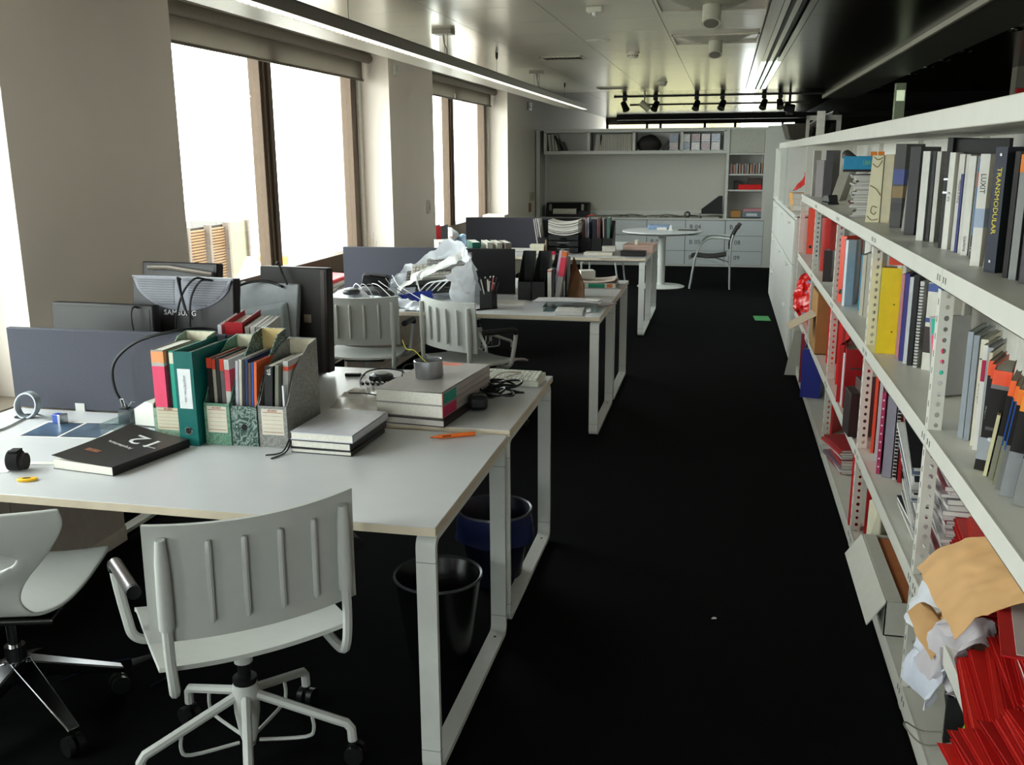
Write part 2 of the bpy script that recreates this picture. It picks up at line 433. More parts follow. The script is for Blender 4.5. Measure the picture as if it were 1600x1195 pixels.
# ================================================================== CHAIRS
def task_chair(label, loc, rz, dark_arms=False):
    """faces local +y"""
    ch = thing('swivel_chair', label, 'chair', loc, rz, 'white swivel chairs at the desks')
    def seat(u, v):
        x = (u-.5)*.50; y = -.215+.44*v
        z = .452+.018*(abs(x)/.23)**2-.012*math.sin(v*math.pi)
        if v > .8: z -= .028*((v-.8)/.2)**2
        return (x*(1-.02*v), y, z)
    MB().sheet(seat, 16, 14, .012).build('seat', CHAIR, ch)
    def bk(u, v):
        s = (u-.5)*2
        x = s*(.265-.002*v); y = -.268+.050*s*s-.012*v*v
        z = .545+.30*v+.010*v*s*s
        return (x, y, z)
    bo = MB().sheet(bk, 20, 8, .011).build('backrest', CHAIR, ch)
    rb = MB()
    for s in (-.46, -.14, .2, .54):
        x = s*.265; pts = []
        for i in range(7):
            v = (.14, .16, .3, .5, .7, .84, .86)[i]; q = bk(s*.5+.5, v); pts.append((q[0], q[1]-.009, q[2]))
        rb.tube(pts, [.0045, .0075, .0078, .0078, .0078, .0075, .0045], 8)
    rb.build('rib', CHAIR, bo)
    for sg in (-1, 1):
        pts = [bk(.5+.43*sg, v) for v in (.0, .15, .4, .7, .9)]
        pts = [(p[0], p[1]-.014, p[2]) for p in pts]; pts[0] = (pts[0][0], pts[0][1], pts[0][2]+.01)
        MB().tube([(pts[0][0], pts[0][1], .585)]+pts[1:], [.018, .019, .019, .017, .012], 10).build('sleeve', CHAIR, bo)
        x, y = pts[0][0], pts[0][1]
        MB().tube(smooth_path([(x, y, .60), (x, y-.002, .5), (x*.98, y+.004, .425), (x*.96, y+.04, .395), (x*.9, -.08, .405), (x*.85, .05, .41)]), .0135, 8).build('back_tube', CHAIR, ch)
        a = smooth_path([(.16*sg, .04, .425), (.23*sg, .045, .425), (.272*sg, .05, .445), (.285*sg, .055, .50), (.298*sg, .065, .60), (.301*sg, .066, .643)])
        am = MB().tube(a, .0135, 8).build('arm_tube', CHAIR, ch)
        g = MB().tube([(.301*sg, .068, .636), (.301*sg, .062, .655), (.30*sg, .045, .662)], [.016, .018, .018], 10).build('elbow', BLACKP, am)
        MB().tube([(.30*sg, .047, .662), (.288*sg, -.175, .672)], .0175, 12).build('grip', BLACKP if dark_arms else M((96, 90, 90), .3, .7), am)
        MB().tube([(.288*sg, -.172, .672), (.287*sg, -.186, .6725)], .018, 12).build('end_cap', BLACK, am)
    MB().box(-.13, -.11, .405, .13, .12, .44).build('mechanism', M((70, 70, 70), .5), ch, bevel=.01)
    MB().tube([(-.13, .0, .418), (-.24, -.01, .405), (-.29, -.012, .40)], [.006, .006, .01], 8).build('lever', DARK, ch)
    MB().lathe([(.026, .315), (.026, .41)], 16).build('column_sleeve', CHAIR, ch)
    MB().lathe([(.018, .25), (.018, .32)], 14).build('gas_lift', BLACKP, ch)
    MB().lathe([(.03, .245), (.034, .255), (.034, .268), (.0, .27)], 16).build('collar', BLACK, ch)
    MB().lathe([(.016, .05), (.026, .09), (.036, .16), (.038, .23), (.034, .25)], 18).build('hub', CHAIR, ch)
    for k in range(5):
        a = R(-62+72*k)-rz; c, s = math.cos(a), math.sin(a)
        L = MB().tube([(c*r, s*r, z) for r, z in ((.025, .215), (.14, .175), (.255, .135), (.285, .125), (.298, .108), (.30, .07))], .0138, 8).build('leg', CHAIR, ch)
        w = MB(); px, py = -s, c
        for q in (-.016, .016):
            w.cyl((c*.305+px*(q-.009), s*.305+py*(q-.009), .03), (c*.305+px*(q+.009), s*.305+py*(q+.009), .03), .028, 14)
        w.cyl((c*.30, s*.30, .04), (c*.30, s*.30, .085), .009, 8)
        w.build('castor', BLACKP, L)
        MB().tube(smooth_path([(c*.185, s*.185, .155), (c*.19, s*.19, .105), (c*.165, s*.165, .078), (c*.03, s*.03, .066)], 4), .0055, 6).build('brace_rod', CHAIR, ch)
    return ch
task_chair('white swivel chair with ribbed back nearest the camera, turned to the left', (-1.272, 2.215, 0), R(42))
task_chair('white swivel chair seen squarely from behind, left of the pair at the plastic bag desk', (-2.255, 5.80, 0), R(8))
task_chair('white swivel chair with a long black armrest, right of the pair', (-1.50, 5.74, 0), R(-35), True)
task_chair('white swivel chair mostly hidden behind the middle desk screen', (-2.06, 7.95, 0), R(180))

def shell_chair():
    ch = thing('shell_chair', 'white one-piece shell chair with an oval cut-out, cut off by the left edge', 'chair', (-2.055, 2.25, 0), R(16))
    prof = [(.27, .43), (.25, .448), (.17, .453), (.0, .444), (-.12, .44), (-.19, .452), (-.225, .50), (-.238, .56), (-.255, .64), (-.278, .73), (-.292, .785)]
    wid = [.205, .22, .23, .23, .21, .165, .135, .155, .225, .285, .285]
    pp = smooth_path([(p[0], p[1], w) for p, w in zip(prof, wid)], 6)
    NV = len(pp)-1; NU = 34
    v = []; f = []
    for j, p in enumerate(pp):
        for i in range(NU+1):
            s = i/NU*2-1
            dz = .02*s*s*max(0, 1-j/(NV*.5)); dy = .045*s*s*min(1, max(0, (j/NV-.5)/.2))
            v.append((s*p[2], p[0]+dy, p[1]+dz))
    for j in range(NV):
        for i in range(NU):
            cx = ((i+.5)/NU*2-1)*pp[j][2]; z = (pp[j][1]+pp[j+1][1])/2
            if j > NV*.55 and (cx/.15)**2+((z-.635)/.045)**2 < 1: continue
            f.append((j*(NU+1)+i, j*(NU+1)+i+1, (j+1)*(NU+1)+i+1, (j+1)*(NU+1)+i))
    cnt = {}
    for q in f:
        for i in q: cnt[i] = cnt.get(i, 0)+1
    for i, p in enumerate(v):                       # round the rim of the cut-out
        e = (p[0]/.15)**2+((p[2]-.635)/.045)**2; j, k = divmod(i, NU+1)
        if j > NV*.55 and 0 < cnt.get(i, 0) < 4 and 0 < k < NU and 0 < j < NV:
            q = 1/math.sqrt(e); v[i] = (p[0]*q, p[1], .635+(p[2]-.635)*q)
    o = MB().add(v, f).build('shell', CHAIR, ch)
    m = o.modifiers.new('thick', 'SOLIDIFY'); m.thickness = .012; m.offset = 0
    b = o.modifiers.new('soft', 'SUBSURF'); b.levels = 1; b.render_levels = 2
    MB().tube([(.19, .2, .42), (.19, -.16, .412), (-.19, -.16, .412), (-.19, .2, .42)], .009, 8, True).build('under_frame', CHROME, ch)
    MB().box(-.1, -.1, .385, .1, .1, .42).build('mechanism', BLACKP, ch, bevel=.01)
    MB().lathe([(.032, .15), (.03, .26), (.018, .26), (.018, .39)], 16).build('column', CHROME, ch)
    for k in range(5):
        a = R(-25+72*k)-R(15); c, s = math.cos(a), math.sin(a); T = Matrix.Rotation(a, 4, 'Z')
        L = MB(T); L.add([(.02, -.032, .165), (.02, .032, .165), (.30, .020, .07), (.30, -.020, .07), (.02, -.032, .215), (.02, .032, .215), (.30, .018, .09), (.30, -.018, .09)],
            [(0, 1, 2, 3), (4, 7, 6, 5), (0, 4, 5, 1), (1, 5, 6, 2), (2, 6, 7, 3), (3, 7, 4, 0)])
        lo = L.build('leg', M((120, 120, 122), .22, 1.0), ch, bevel=.004)
        w = MB(T)
        for q in (-.016, .016): w.cyl((.285, q-.009, .03), (.285, q+.009, .03), .029, 14)
        w.cyl((.285, 0, .035), (.285, 0, .08), .008, 8)
        w.build('castor', BLACKP, lo)
shell_chair()
def visitor_chair(label, loc, rz, shade):
    ch = thing('visitor_chair', label, 'chair', loc, rz, 'silver framed chairs at the round table')
    fr = M((186, 190, 188), .35, .3)
    for sg in (-1, 1):
        x = .25*sg
        MB().tube(smooth_path([(x, .23, 0), (x, .20, .22), (x, .165, .42), (x, .11, .56), (x, .02, .645), (x, -.1, .66), (x, -.26, .645)]), .0125, 8).build('leg', fr, ch)
        MB().tube([(x, -.28, 0), (x, -.27, .30), (x, -.275, .62), (x, -.30, .70)], .0125, 8).build('leg', fr, ch)
        MB().tube([(x, .19, .405), (x, .0, .385), (x, -.27, .30)], .008, 8).build('side_rail', fr, ch)
    MB().tube([(-.25, -.27, .42), (.25, -.27, .42)], .009, 8).build('cross_tube', fr, ch)
    MB().tube([(-.25, .18, .41), (.25, .18, .41)], .009, 8).build('cross_tube', fr, ch)
    MB().sheet(lambda u, v: ((u-.5)*.47, -.22+.45*v, .445-.03*math.sin(math.pi*v)-(.03*(v-.85)/.15 if v > .85 else 0)), 8, 10, .02).build('seat', shade, ch)
    MB().sheet(lambda u, v: ((u-.5)*.46, -.285+.03*(2*u-1)**2-.12*v*v, .52+.30*v), 10, 6, .015).build('backrest', shade, ch)
visitor_chair('silver framed chair with a dark backrest drawn up right of the round table', (-.17, 12.83, 0), R(90), M((64, 62, 58), .6))
visitor_chair('silver framed chair left of the round table, only its legs showing under the far desk', (-1.55, 12.95, 0), R(-95), M((120, 118, 112), .6))

# round table
rt = thing('round_table', 'round white pedestal table before the drawer wall', 'table', (-.78, 12.74, 0))
MB().lathe([(0, .70), (.47, .70), (.52, .722), (.522, .73), (.515, .738), (0, .74)], 48).build('tabletop', DESK, rt)
MB().lathe([(.05, .02), (.05, .70)], 24).build('column', STEEL, rt)
MB().lathe([(0, 0), (.31, 0), (.312, .008), (.29, .016), (.06, .03), (0, .03)], 40).build('base', STEEL, rt)

# ================================================================== SHELVING
SX, SD = .61, .40                          # front face and depth
UY = [1.55, 2.87, 4.17, 5.50, 6.83, 8.16]
SZ = [.08, .46, .915, 1.385]
sh = thing('metal_shelving', 'long white metal shelving with perforated uprights along the aisle', 'shelving', (SX, 0, 0))
def perforated(y):
    """L-shaped slotted post: wide flange across the shelf, narrow flange along the front"""
    mb = MB(); w = .036; H = 1.325; n = 8; step = .0315; N = int(H/step)
    for k in range(N):
        z0 = k*step; z1 = z0+step; cx, cz = .020, z0+step/2; r = .0062 if k % 3 else .0072
        vs = [(0, 0, z0), (w, 0, z0), (w, 0, z1), (0, 0, z1)]
        ring = [(cx+r*math.cos(R(45*i-135)), 0, cz+r*1.15*math.sin(R(45*i-135))) for i in range(8)]
        b = len(mb.v); mb.v += [(p[0], y, p[2]) for p in vs+ring]
        for s in range(4):
            a, c = s, (s+1) % 4; i = 2*s
            mb.f += [(b+a, b+c, b+4+(i+2) % 8, b+4+(i+1) % 8), (b+a, b+4+(i+1) % 8, b+4+i)]
    mb.box(-.0015, y, 0, 0, y+.038, H)
    return mb
for y in UY[1:]:
    o = perforated(y).build('upright', SHELF, sh, smooth=False)
    s2 = MB()
    for k in range(26): s2.box(-.0021, y+.017, .03+.05*k, -.0014, y+.023, .048+.05*k)
    s2.build('slots', M((90, 88, 84), .7), o, smooth=False, kind='stuff')
    MB().box(SD-.03, y, 0, SD, y+.03, 1.8).build('upright', SHELF, sh, smooth=False)
for i in range(5):
    ya, yb = UY[i]+.002, UY[i+1]-.002
    for z in SZ:
        mb = MB(); mb.box(.001, ya, z-.004, SD-.002, yb, z); lip = .055 if z > .3 else .07
        mb.box(-.0035, ya, z-lip, .001, yb, z+.001); mb.box(-.0035, ya, z-lip, .012, yb, z-lip+.002)
        o = mb.build('shelf', SHELF, sh, smooth=False)
        b = MB()
        for yy in (ya+.022, ya+.05, yb-.05, yb-.022): b.box(-.0045, yy-.004, z-.038, -.003, yy+.004, z-.02)
        b.build('bolt_slot', M((96, 94, 90), .6), o, smooth=False)
    MB().box(SD-.004, ya, .02, SD, yb, 1.765).build('back_panel', M((208, 205, 196), .5), sh, smooth=False)
MB().box(-.004, UY[0], 1.765, SD+.02, 8.20, 1.825).build('top_board', SHELF, sh, bevel=.003)
MB().box(.02, UY[5]+.04, 1.385, SD, UY[5]+.055, 1.765).build('end_panel', SHELF, sh, smooth=False)

# white drawer cabinet carrying on from the shelving
cb = thing('drawer_cabinet', 'tall white cabinet with small handles and open cubbyholes past the metal shelving', 'cabinet', (.57, 8.25, 0))
CW = M((206, 206, 200), .35, var=.02)
CL = 3.75
MB().box(.02, 0, 0, .42, CL, 1.2).build('body', CW, cb, smooth=False)
c2 = MB(); c2.box(.40, 0, 1.2, .42, CL, 1.765); c2.box(.0, 0, 1.19, .42, CL, 1.215)
for y in (1.2, 1.75, 2.6, CL-.03): c2.box(.0, y, 1.21, .42, y+.03, 1.765)
c2.build('cubbyholes', CW, cb, smooth=False)
MB().box(.036, -.045, 1.765, .44, CL+.02, 1.825).build('top_board', SHELF, cb, bevel=.003)
k = 0
for (ya, yb, cuts) in ((.02, 1.2, (.05, .43, .80, 1.17)), (1.22, 2.45, (.05, .80, 1.17)), (2.47, CL-.02, (.05, .43, .80, 1.17))):
    for z0, z1 in zip(cuts, cuts[1:]):
        d = MB().box(0, ya, z0+.004, .02, yb, z1-.004).build('drawer', CW, cb, bevel=.003)
        MB().box(-.02, (ya+yb)/2-.1, z1-.06, 0, (ya+yb)/2+.1, z1-.045).build('handle', STEEL, d, bevel=.003)
MB().box(.03, .01, 0, .41, CL-.01, .05).build('plinth', M((150, 150, 146), .5), cb, smooth=False)

# ------------------------------------------------------------------ books and binders
def book(label, x, y, z, th, t, h, d, col, cat='book', lean=0., bands=(), wrap=True, pages=True, group=None, txt=None, name='book', pagecol=None, rough=.4, coverlbl=None):
    """spine from local (0,0) to (t,0); pages run to +y; th turns it clockwise seen from above"""
    dz = t*math.sin(lean) if lean > 0 else 0
    b = thing(name, label, cat, (x, y, z+dz+.0005), -R(th), group, lean)
    c = min(.0022, t*.14); mat = M(col, rough, var=.05)
    mb = MB(); mb.box(0, 0, 0, c, d, h); mb.box(t-c, 0, 0, t, d, h); mb.box(c, 0, 0, t-c, c, h)
    mb.build('cover', mat, b, smooth=False)
    if pages: MB().box(c, c, .002, t-c, d-.003, h-.0025).build('pages', pagecol or PAGES, b, smooth=False)
    for (a, e, bc) in bands:
        if wrap: MB().box(-.0004, -.0005, h*a, 0, d*.98, h*e).box(t, -.0005, h*a, t+.0004, d*.98, h*e).box(0, -.0006, h*a, t, 0, h*e).build('colour_band', M(bc, rough), b, smooth=False)
        else: MB().box(t*.06, -.0006, h*a, t*.94, .001, h*e).build('spine_label', M(bc, rough), b, smooth=False)
    for (s, size, zc, tc) in (txt or ()):
        text(s, size, M(tc, .5), b, (t/2, -.0009, h*zc), (R(90), R(90), 0), 'spine_lettering')
    return b
def lever(label, x, y, z, th, t, h, d, col, lean=0., lbl=None, ring=True, cat='binder', group=None, clips=False):
    dz = t*math.sin(lean) if lean > 0 else 0
    b = thing('lever_arch_file', label, cat, (x, y, z+dz+.0005), -R(th), group, lean)
    mat = M(col, .42, var=.05); c = .0025
    mb = MB(); mb.box(0, 0, 0, c, d, h); mb.box(t-c, 0, 0, t, d, h); mb.box(c, 0, 0, t-c, c, h)
    mb.build('case', mat, b, smooth=False)
    MB().box(c, .02, .006, t*.72, d-.012, h-.02).build('papers', PAPER, b, smooth=False)
    if ring:
        zc = h*.16
        r_ = MB(); r_.tube([(t/2+.0125*math.cos(R(a)), -.0006, zc+.0125*math.sin(R(a))) for a in range(0, 360, 24)], .0022, 6, True)
        ro = r_.build('finger_ring', CHROME, b)
        MB().cyl((t/2, -.0008, zc), (t/2, .001, zc), .0115, 18).build('finger_hole', BLACK, ro)
    if lbl:
        a, e, lc = lbl
        MB().box(t*.16, -.0008, h*a, t*.84, .0005, h*e).build('spine_label', M(lc, .6), b, smooth=False)
    if clips:
        for zz in (.38, .68):
            q = MB().box(t-.001, d*.16, h*zz-.006, t+.0012, d*.16+.001, h*zz+.006); q.box(t*.16, -.0016, h*zz-.0035, t*.62, .0, h*zz+.0035)
            q.build('metal_slot', CHROME, b, smooth=False)
    return b
Z3 = 1.385
T = 32
W1, W2c, GRY, BLK = (216, 214, 206), (206, 203, 194), (150, 148, 142), (28, 26, 26)
book('tall photo book with a blue band beside the swirl box', .71, 4.47, Z3, T, .046, .355, .2, (62, 56, 50), bands=[(.52, .70, (44, 60, 130)), (.36, .5, (126, 100, 52)), (.2, .3, (40, 34, 36))])
book('thin grey magazine leaning by the photo book on the top shelf', .722, 4.25, Z3, T, .012, .31, .2, GRY, cat='magazine', lean=R(3))
book('black book with a crumpled top edge on the top shelf', .70, 4.06, Z3, T, .040, .34, .2, (36, 33, 32))
book('thick white book, first of the white run on the top shelf', .699, 3.80, Z3, T, .026, .322, .2, W1)
book('thin black book wedged between two white ones on the top shelf', .726, 3.765, Z3, T, .011, .32, .19, BLK)
book('thin white book with a small mark, right of the thin black one', .736, 3.745, Z3, T, .015, .32, .19, W2c)
bx = thing('portfolio_case', 'very tall black portfolio case behind the white books on the top shelf', 'case', (.745, 3.50, Z3), -R(T))
MB().box(-.03, 0, 0, -.01, .24, .366).build('front_board', M((40, 37, 36), .45), bx, bevel=.002)
MB().box(-.01, .02, 0, .16, .05, .362).build('back_board', M((34, 30, 30), .45), bx, bevel=.002)
for q in ((.17, .62), (.5, .5)): MB().box(-.0305, -.001, .366*q[1], -.0095, .0, .366*q[1]+.006).build('stud', ALU, bx, smooth=False)
book('white spine with grey lettering right beside the tall black case', .720, 3.46, Z3, T, .018, .317, .18, W1, txt=[('el  arq', .012, .55, (90, 88, 84))])
book('white spine with bold small capitals, second right of the tall black case', .737, 3.40, Z3, T, .017, .312, .18, (212, 208, 200), txt=[('PAISEA 6 ARQ', .012, .62, (80, 78, 76))])
book('slim navy booklet between white spines on the top shelf', .735, 3.345, Z3, T, .008, .25, .18, (52, 56, 110))
book('white spiral bound notebook on the top shelf', .738, 3.31, Z3, T, .012, .31, .18, (196, 194, 190))
book('bright white spine standing forward of the grey book on the top shelf', .736, 3.26, Z3, T, .020, .306, .17, (220, 218, 210), txt=[('quaderns', .013, .12, (100, 98, 94))])
book('grey spine with faint lettering left of the blue and green magazine', .746, 3.20, Z3, T, .013, .305, .16, (136, 134, 128))
book('blue magazine with a red patch, numbered 95, on the top shelf', .738, 3.15, Z3, T, .010, .30, .16, (36, 104, 160), cat='magazine', bands=[(.72, .86, (190, 80, 70)), (0, .24, (22, 30, 32))], txt=[('95', .016, .1, (220, 220, 215))])
book('dark green magazine numbered 95 tucked behind the blue one', .745, 3.115, Z3, T, .009, .30, .16, (24, 72, 44), cat='magazine', txt=[('95', .016, .1, (220, 220, 215))])
book('white catalogue with LUXIT lettering and a pale blue picture', .694, 2.95, Z3, T, .026, .312, .15, (214, 212, 204), bands=[(.35, .52, (158, 170, 194))], txt=[('LUXIT', .02, .74, (40, 40, 42))])
book('thin beige magazine leaning between LUXIT and the navy file', .714, 2.89, Z3, T, .010, .30, .14, (170, 162, 146), cat='magazine', lean=R(4))
nv = lever('navy file with yellow vertical lettering on the top shelf', .697, 2.81, Z3, 60, .04, .33, .1, (30, 36, 62), ring=False)
text('TRANSMODULAR', .022, M((206, 190, 50), .5), nv, (.02, -.001, .19), (R(90), R(90), 0), 'spine_lettering')
for zz in (.03, .31): MB().cyl((.02, -.0015, zz), (.02, .001, zz), .004, 10).build('rivet', ALU, nv)
book('olive green booklet right of the navy file', .738, 2.76, Z3, T, .010, .315, .13, (120, 124, 50), cat='magazine')
book('dark brown book between the olive booklet and the orange topped magazine', .710, 2.675, Z3, T, .012, .318, .13, (40, 32, 30))
book('thick grey magazine with an orange head, on the top shelf', .714, 2.635, Z3, T, .018, .311, .13, (140, 140, 138), cat='magazine', bands=[(.86, 1.0, (226, 128, 44))])
book('near-black book right of the orange topped magazine', .728, 2.597, Z3, T, .010, .312, .13, (38, 32, 34))
book('plum grey book with tiny white lettering, close to the right edge', .718, 2.555, Z3, T, .013, .318, .13, (82, 74, 80), txt=[('a+t architecture', .008, .6, (170, 168, 170))])
book('dark book with light blue lettering cut by the right edge', .722, 2.50, Z3, T, .018, .31, .13, (48, 44, 46), txt=[('CAVE', .024, .35, (120, 160, 200))])
book('grey catalogue beyond the right edge of the top shelf', .715, 2.43, Z3, T, .02, .31, .13, (150, 148, 144))
# cream box with swirls
cbx = thing('swirl_box', 'cream cardboard box file with brown swirls on the top shelf', 'box', (.652, 4.80, Z3), -R(30))
CRM = M((206, 198, 166), .6, var=.03); SWL = M((122, 112, 74), .6)
MB().prism([(0, 0), (.066, 0), (.066, .308), (.012, .308)], 'y', 0, .22).build('case', CRM, cbx, bevel=.002)
MB().box(.068, .006, 0, .112, .22, .312).build('slip_cover', M((200, 190, 160), .6), cbx, bevel=.002)
for pts in ([(.016, .27), (.04, .255), (.06, .285)], [(.012, .17), (.04, .155), (.064, .125)], [(.052, .07), (.03, .075), (.024, .05), (.04, .038), (.048, .05)], [(.008, .03), (.03, .012), (.06, .018)], [(.02, .30), (.04, .288), (.062, .298)]):
    MB().tube(smooth_path([(p[0], -.001, p[1]) for p in pts], 5), .0022, 6).build('swirl', SWL, cbx)
# magazine pile with the blue box on top
def pile(label, x, y, z, n, w, d, cols, rz, name='magazine', group=None, jit=.012, th=(.006, .014), tilt=0., pitch=0., cat='magazine'):
    h = 0
    for i in range(n):
        t = random.uniform(*th); col = cols[i % len(cols)]
        m = thing(name, (label+', '+ORD[n-1-i]+(' from the top' if i < n-1 else ' of all')) if n > 1 else label, cat, (x+random.uniform(-jit, jit), y+random.uniform(-jit, jit), z+h), rz+random.uniform(-.09, .09), group, tilt, pitch)
        q = M(col, .45, var=.08); k = MB(); k.box(0, 0, 0, w, d, .0012); k.box(0, 0, t-.0012, w, d, t-.0004); k.box(0, 0, 0, .001, d, t-.0004)
        k.build('cover', q, m, smooth=False)
        MB().box(.001, .001, .0012, w-.001, d-.001, t-.0012).build('pages', PAPER, m, smooth=False)
        h += t
    return h
GC = [(168, 164, 160), (120, 116, 116), (190, 188, 182), (84, 80, 82), (178, 170, 168), (140, 136, 140), (110, 40, 44), (196, 194, 190)]
hp = pile('magazine in the ragged pile under the blue box', .645, 5.22, Z3, 22, .22, .36, GC, R(-8), group='ragged magazine pile on the top shelf', jit=.02)
bb = thing('blue_box', 'bright blue box lying on top of the ragged magazine pile', 'box', (.595, 5.30, Z3+hp+.016), R(-10))
MB().box(0, -.04, 0, .28, .16, .012).build('tray', M((40, 36, 36), .5), bb, smooth=False)
MB().box(0, -.05, .012, .24, .14, .078).build('lid', M((34, 132, 176), .5), bb, bevel=.003)
text('LIBRO', .03, M((120, 190, 120), .5), bb, (.12, -.0505, .045), (R(90), 0, 0), 'lettering', .6)
ot = thing('index_tabs', 'pair of small orange index tabs on top of the blue box', 'tabs', (.72, 5.28, Z3+hp+.0945), R(-10))
for q in (0, .035): MB().box(q, -.02, 0, q+.03, .02, .022).build('tab', M((232, 128, 30), .5), ot, bevel=.002)
st = thing('strap_roll', 'dark roll end resting across the paper pile on the top shelf', 'roll', (.665, 5.85, Z3+.29), 0)
MB().tube([(.0, -.02, .02), (.05, -.25, -.04)], .028, 12).build('roll', M((70, 66, 58), .6), st)
book('grey lilac box file near the far end of the top shelf', .655, 7.55, Z3, 20, .055, .27, .2, (150, 142, 142), pages=False, name='box_file', cat='box file')
book('thin white magazine at the far end of the top shelf', .64, 7.72, Z3, 20, .008, .34, .2, (196, 192, 186), cat='magazine')
book('black binder standing just before the far end of the top shelf', .70, 7.35, Z3, 20, .05, .34, .2, (44, 36, 38))
book('grey box file leaning against the black binder on the top shelf', .715, 7.0, Z3, 20, .06, .29, .2, (136, 132, 118), lean=R(16), pages=False, name='box_file', cat='box file')
hpn = thing('hole_punch', 'black hole punch on the top shelf by the paper pile', 'punch', (.645, 6.45, Z3), R(10))
MB().box(0, 0, 0, .07, .16, .014).build('base', BLACK, hpn, bevel=.004)
MB().prism([(0, .014), (.16, .014), (.15, .05), (.03, .062)], 'x', .005, .065).build('lever', DARK, hpn, bevel=.006)

# shelf at elbow height -------------------------------------------------
Z2 = .915
yb_ = lever('bright yellow lever arch file on the middle shelf', .622, 4.00, Z2, 10, .075, .345, .26, (222, 196, 26), clips=False, ring=False)
MB().cyl((-.001, .03, .285), (.001, .03, .285), .011, 14).build('finger_hole', BLACK, yb_)
for zz in (.09, .2): MB().cyl((.055, -.0015, zz), (.055, .001, zz), .004, 10).build('rivet', M((120, 110, 40), .4, .6), yb_)
book('orange-red folder lying over the yellow file', .66, 4.09, Z2+.347, 10, .12, .03, .25, (214, 72, 46), name='folder', cat='folder', pages=False)
book('pink card folder right of the yellow file', .685, 3.92, Z2, 25, .012, .33, .24, (196, 130, 130), name='folder', cat='folder')
book('deep violet report beside the pink folder', .688, 3.86, Z2, 25, .015, .34, .24, (54, 48, 120))
book('white report with black comb marks on the middle shelf', .696, 3.815, Z2, 25, .014, .332, .24, (202, 204, 206))
book('black comb bound report on the middle shelf', .705, 3.78, Z2, 25, .017, .345, .24, (40, 38, 40))
sp_ = book('white report with a wire spiral spine on the middle shelf', .720, 3.745, Z2, 25, .014, .325, .22, (206, 204, 200))
wr = MB()
for i in range(26): wr.tube([(.007+.009*math.cos(R(a)), -.004+.007*math.sin(R(a)), .012+i*.0118) for a in range(0, 360, 60)], .0016, 4, True)
wr.build('wire_spiral', M((60, 60, 62), .4, .6), sp_)
bw = book('white catalogue with blue bands behind the spiral report', .745, 3.72, Z2, 40, .05, .325, .16, (212, 208, 196), bands=[(.90, .99, (54, 74, 140)), (.55, .60, (54, 74, 140)), (.2, .5, (70, 56, 54))])
tb = book('thick book with teal and pink index tabs leaning behind the upright', .70, 3.32, Z2, 62, .06, .26, .11, (150, 149, 146), lean=R(-8), pagecol=M((160, 152, 146), .7))
for a, e, cc in ((.78, .97, (24, 160, 136)), (.42, .76, (226, 62, 104)), (.22, .40, (24, 160, 136))): MB().box(.012, -.002, .26*a, .062, .001, .26*e).build('index_tab', M(cc, .5), tb, smooth=False)
book('pale grey paperback just right of the nearest upright', .674, 2.80, Z2, 25, .014, .305, .2, (150, 156, 162))
book('second pale grey paperback right of the nearest upright', .684, 2.775, Z2, 25, .014, .30, .2, (140, 146, 154))
book('cream paperback with a black cross mark on its spine', .690, 2.725, Z2, 25, .018, .298, .19, (202, 196, 178), txt=[('EL CROQUIS', .010, .5, (50, 48, 46)), ('+', .04, .82, (40, 38, 38))])
book('white book with a crimson patch high on the spine', .687, 2.685, Z2, 25, .012, .29, .18, (214, 210, 202), bands=[(.66, .86, (168, 36, 72))], wrap=False)
book('grey blue book right of the crimson patched one', .690, 2.65, Z2, 25, .013, .29, .17, (150, 152, 160))
book('slim cream magazine before the navy one on the middle shelf', .684, 2.61, Z2, 25, .008, .285, .17, (196, 186, 160), cat='magazine')
book('navy magazine with an orange head and white lettering', .676, 2.575, Z2, 25, .012, .27, .16, (44, 44, 58), cat='magazine', bands=[(.86, 1, (226, 96, 56))], txt=[('ARQUITECTURA', .008, .45, (170, 170, 176))])
book('second orange topped dark magazine on the middle shelf', .676, 2.545, Z2, 25, .010, .268, .16, (50, 46, 48), cat='magazine', bands=[(.86, 1, (220, 84, 50))])
mg = book('black magazine with an orange head and a picture of a silver car', .648, 2.50, Z2, 18, .040, .262, .17, (44, 38, 38), cat='magazine', lean=R(5), bands=[(.86, 1, (228, 92, 60)), (.82, .86, (120, 122, 124)), (.11, .33, (150, 154, 164))])
MB().lathe([(0, -.006), (.008, -.004), (.01, 0), (.008, .004), (0, .006)], 14, (.026, -.001, .085)).build('printed_car', M((190, 192, 196), .4), mg)
MB().box(.006, -.0013, .108, .03, 0, .116).build('printed_car', M((80, 78, 80), .4), mg, smooth=False)
book('slim cream booklet in front of the car magazine', .660, 2.458, Z2, 18, .008, .16, .15, (206, 200, 160), lean=R(6))
for i, (xx, yy, hh, cc, lb) in enumerate(((.664, 2.43, .255, (126, 124, 108), 'olive grey magazine with an orange and black top, first after the cream booklet'), (.667, 2.395, .25, (132, 130, 110), 'olive grey magazine with a blue edge stripe, second after the cream booklet'),
        (.664, 2.36, .25, (122, 122, 118), 'grey magazine with a blue edge stripe, third after the cream booklet'), (.66, 2.31, .245, (134, 136, 138), 'large grey magazine with an orange top near the right edge'), (.672, 2.25, .25, (128, 128, 126), 'grey magazine half out of the picture at the right edge'))):
    m_ = book(lb, xx, yy, Z2, 20, .012 if i < 3 else .03, hh, .14, cc, cat='magazine', lean=R(6), bands=[(.85, 1, (232, 110+i*12, 56)), (.45, .85, (44, 38, 38))])
    if i in (1, 2): MB().box(-.0008, -.001, .1, .002, .0, .22).build('blue_stripe', M((30, 84, 160), .4), m_, smooth=False)
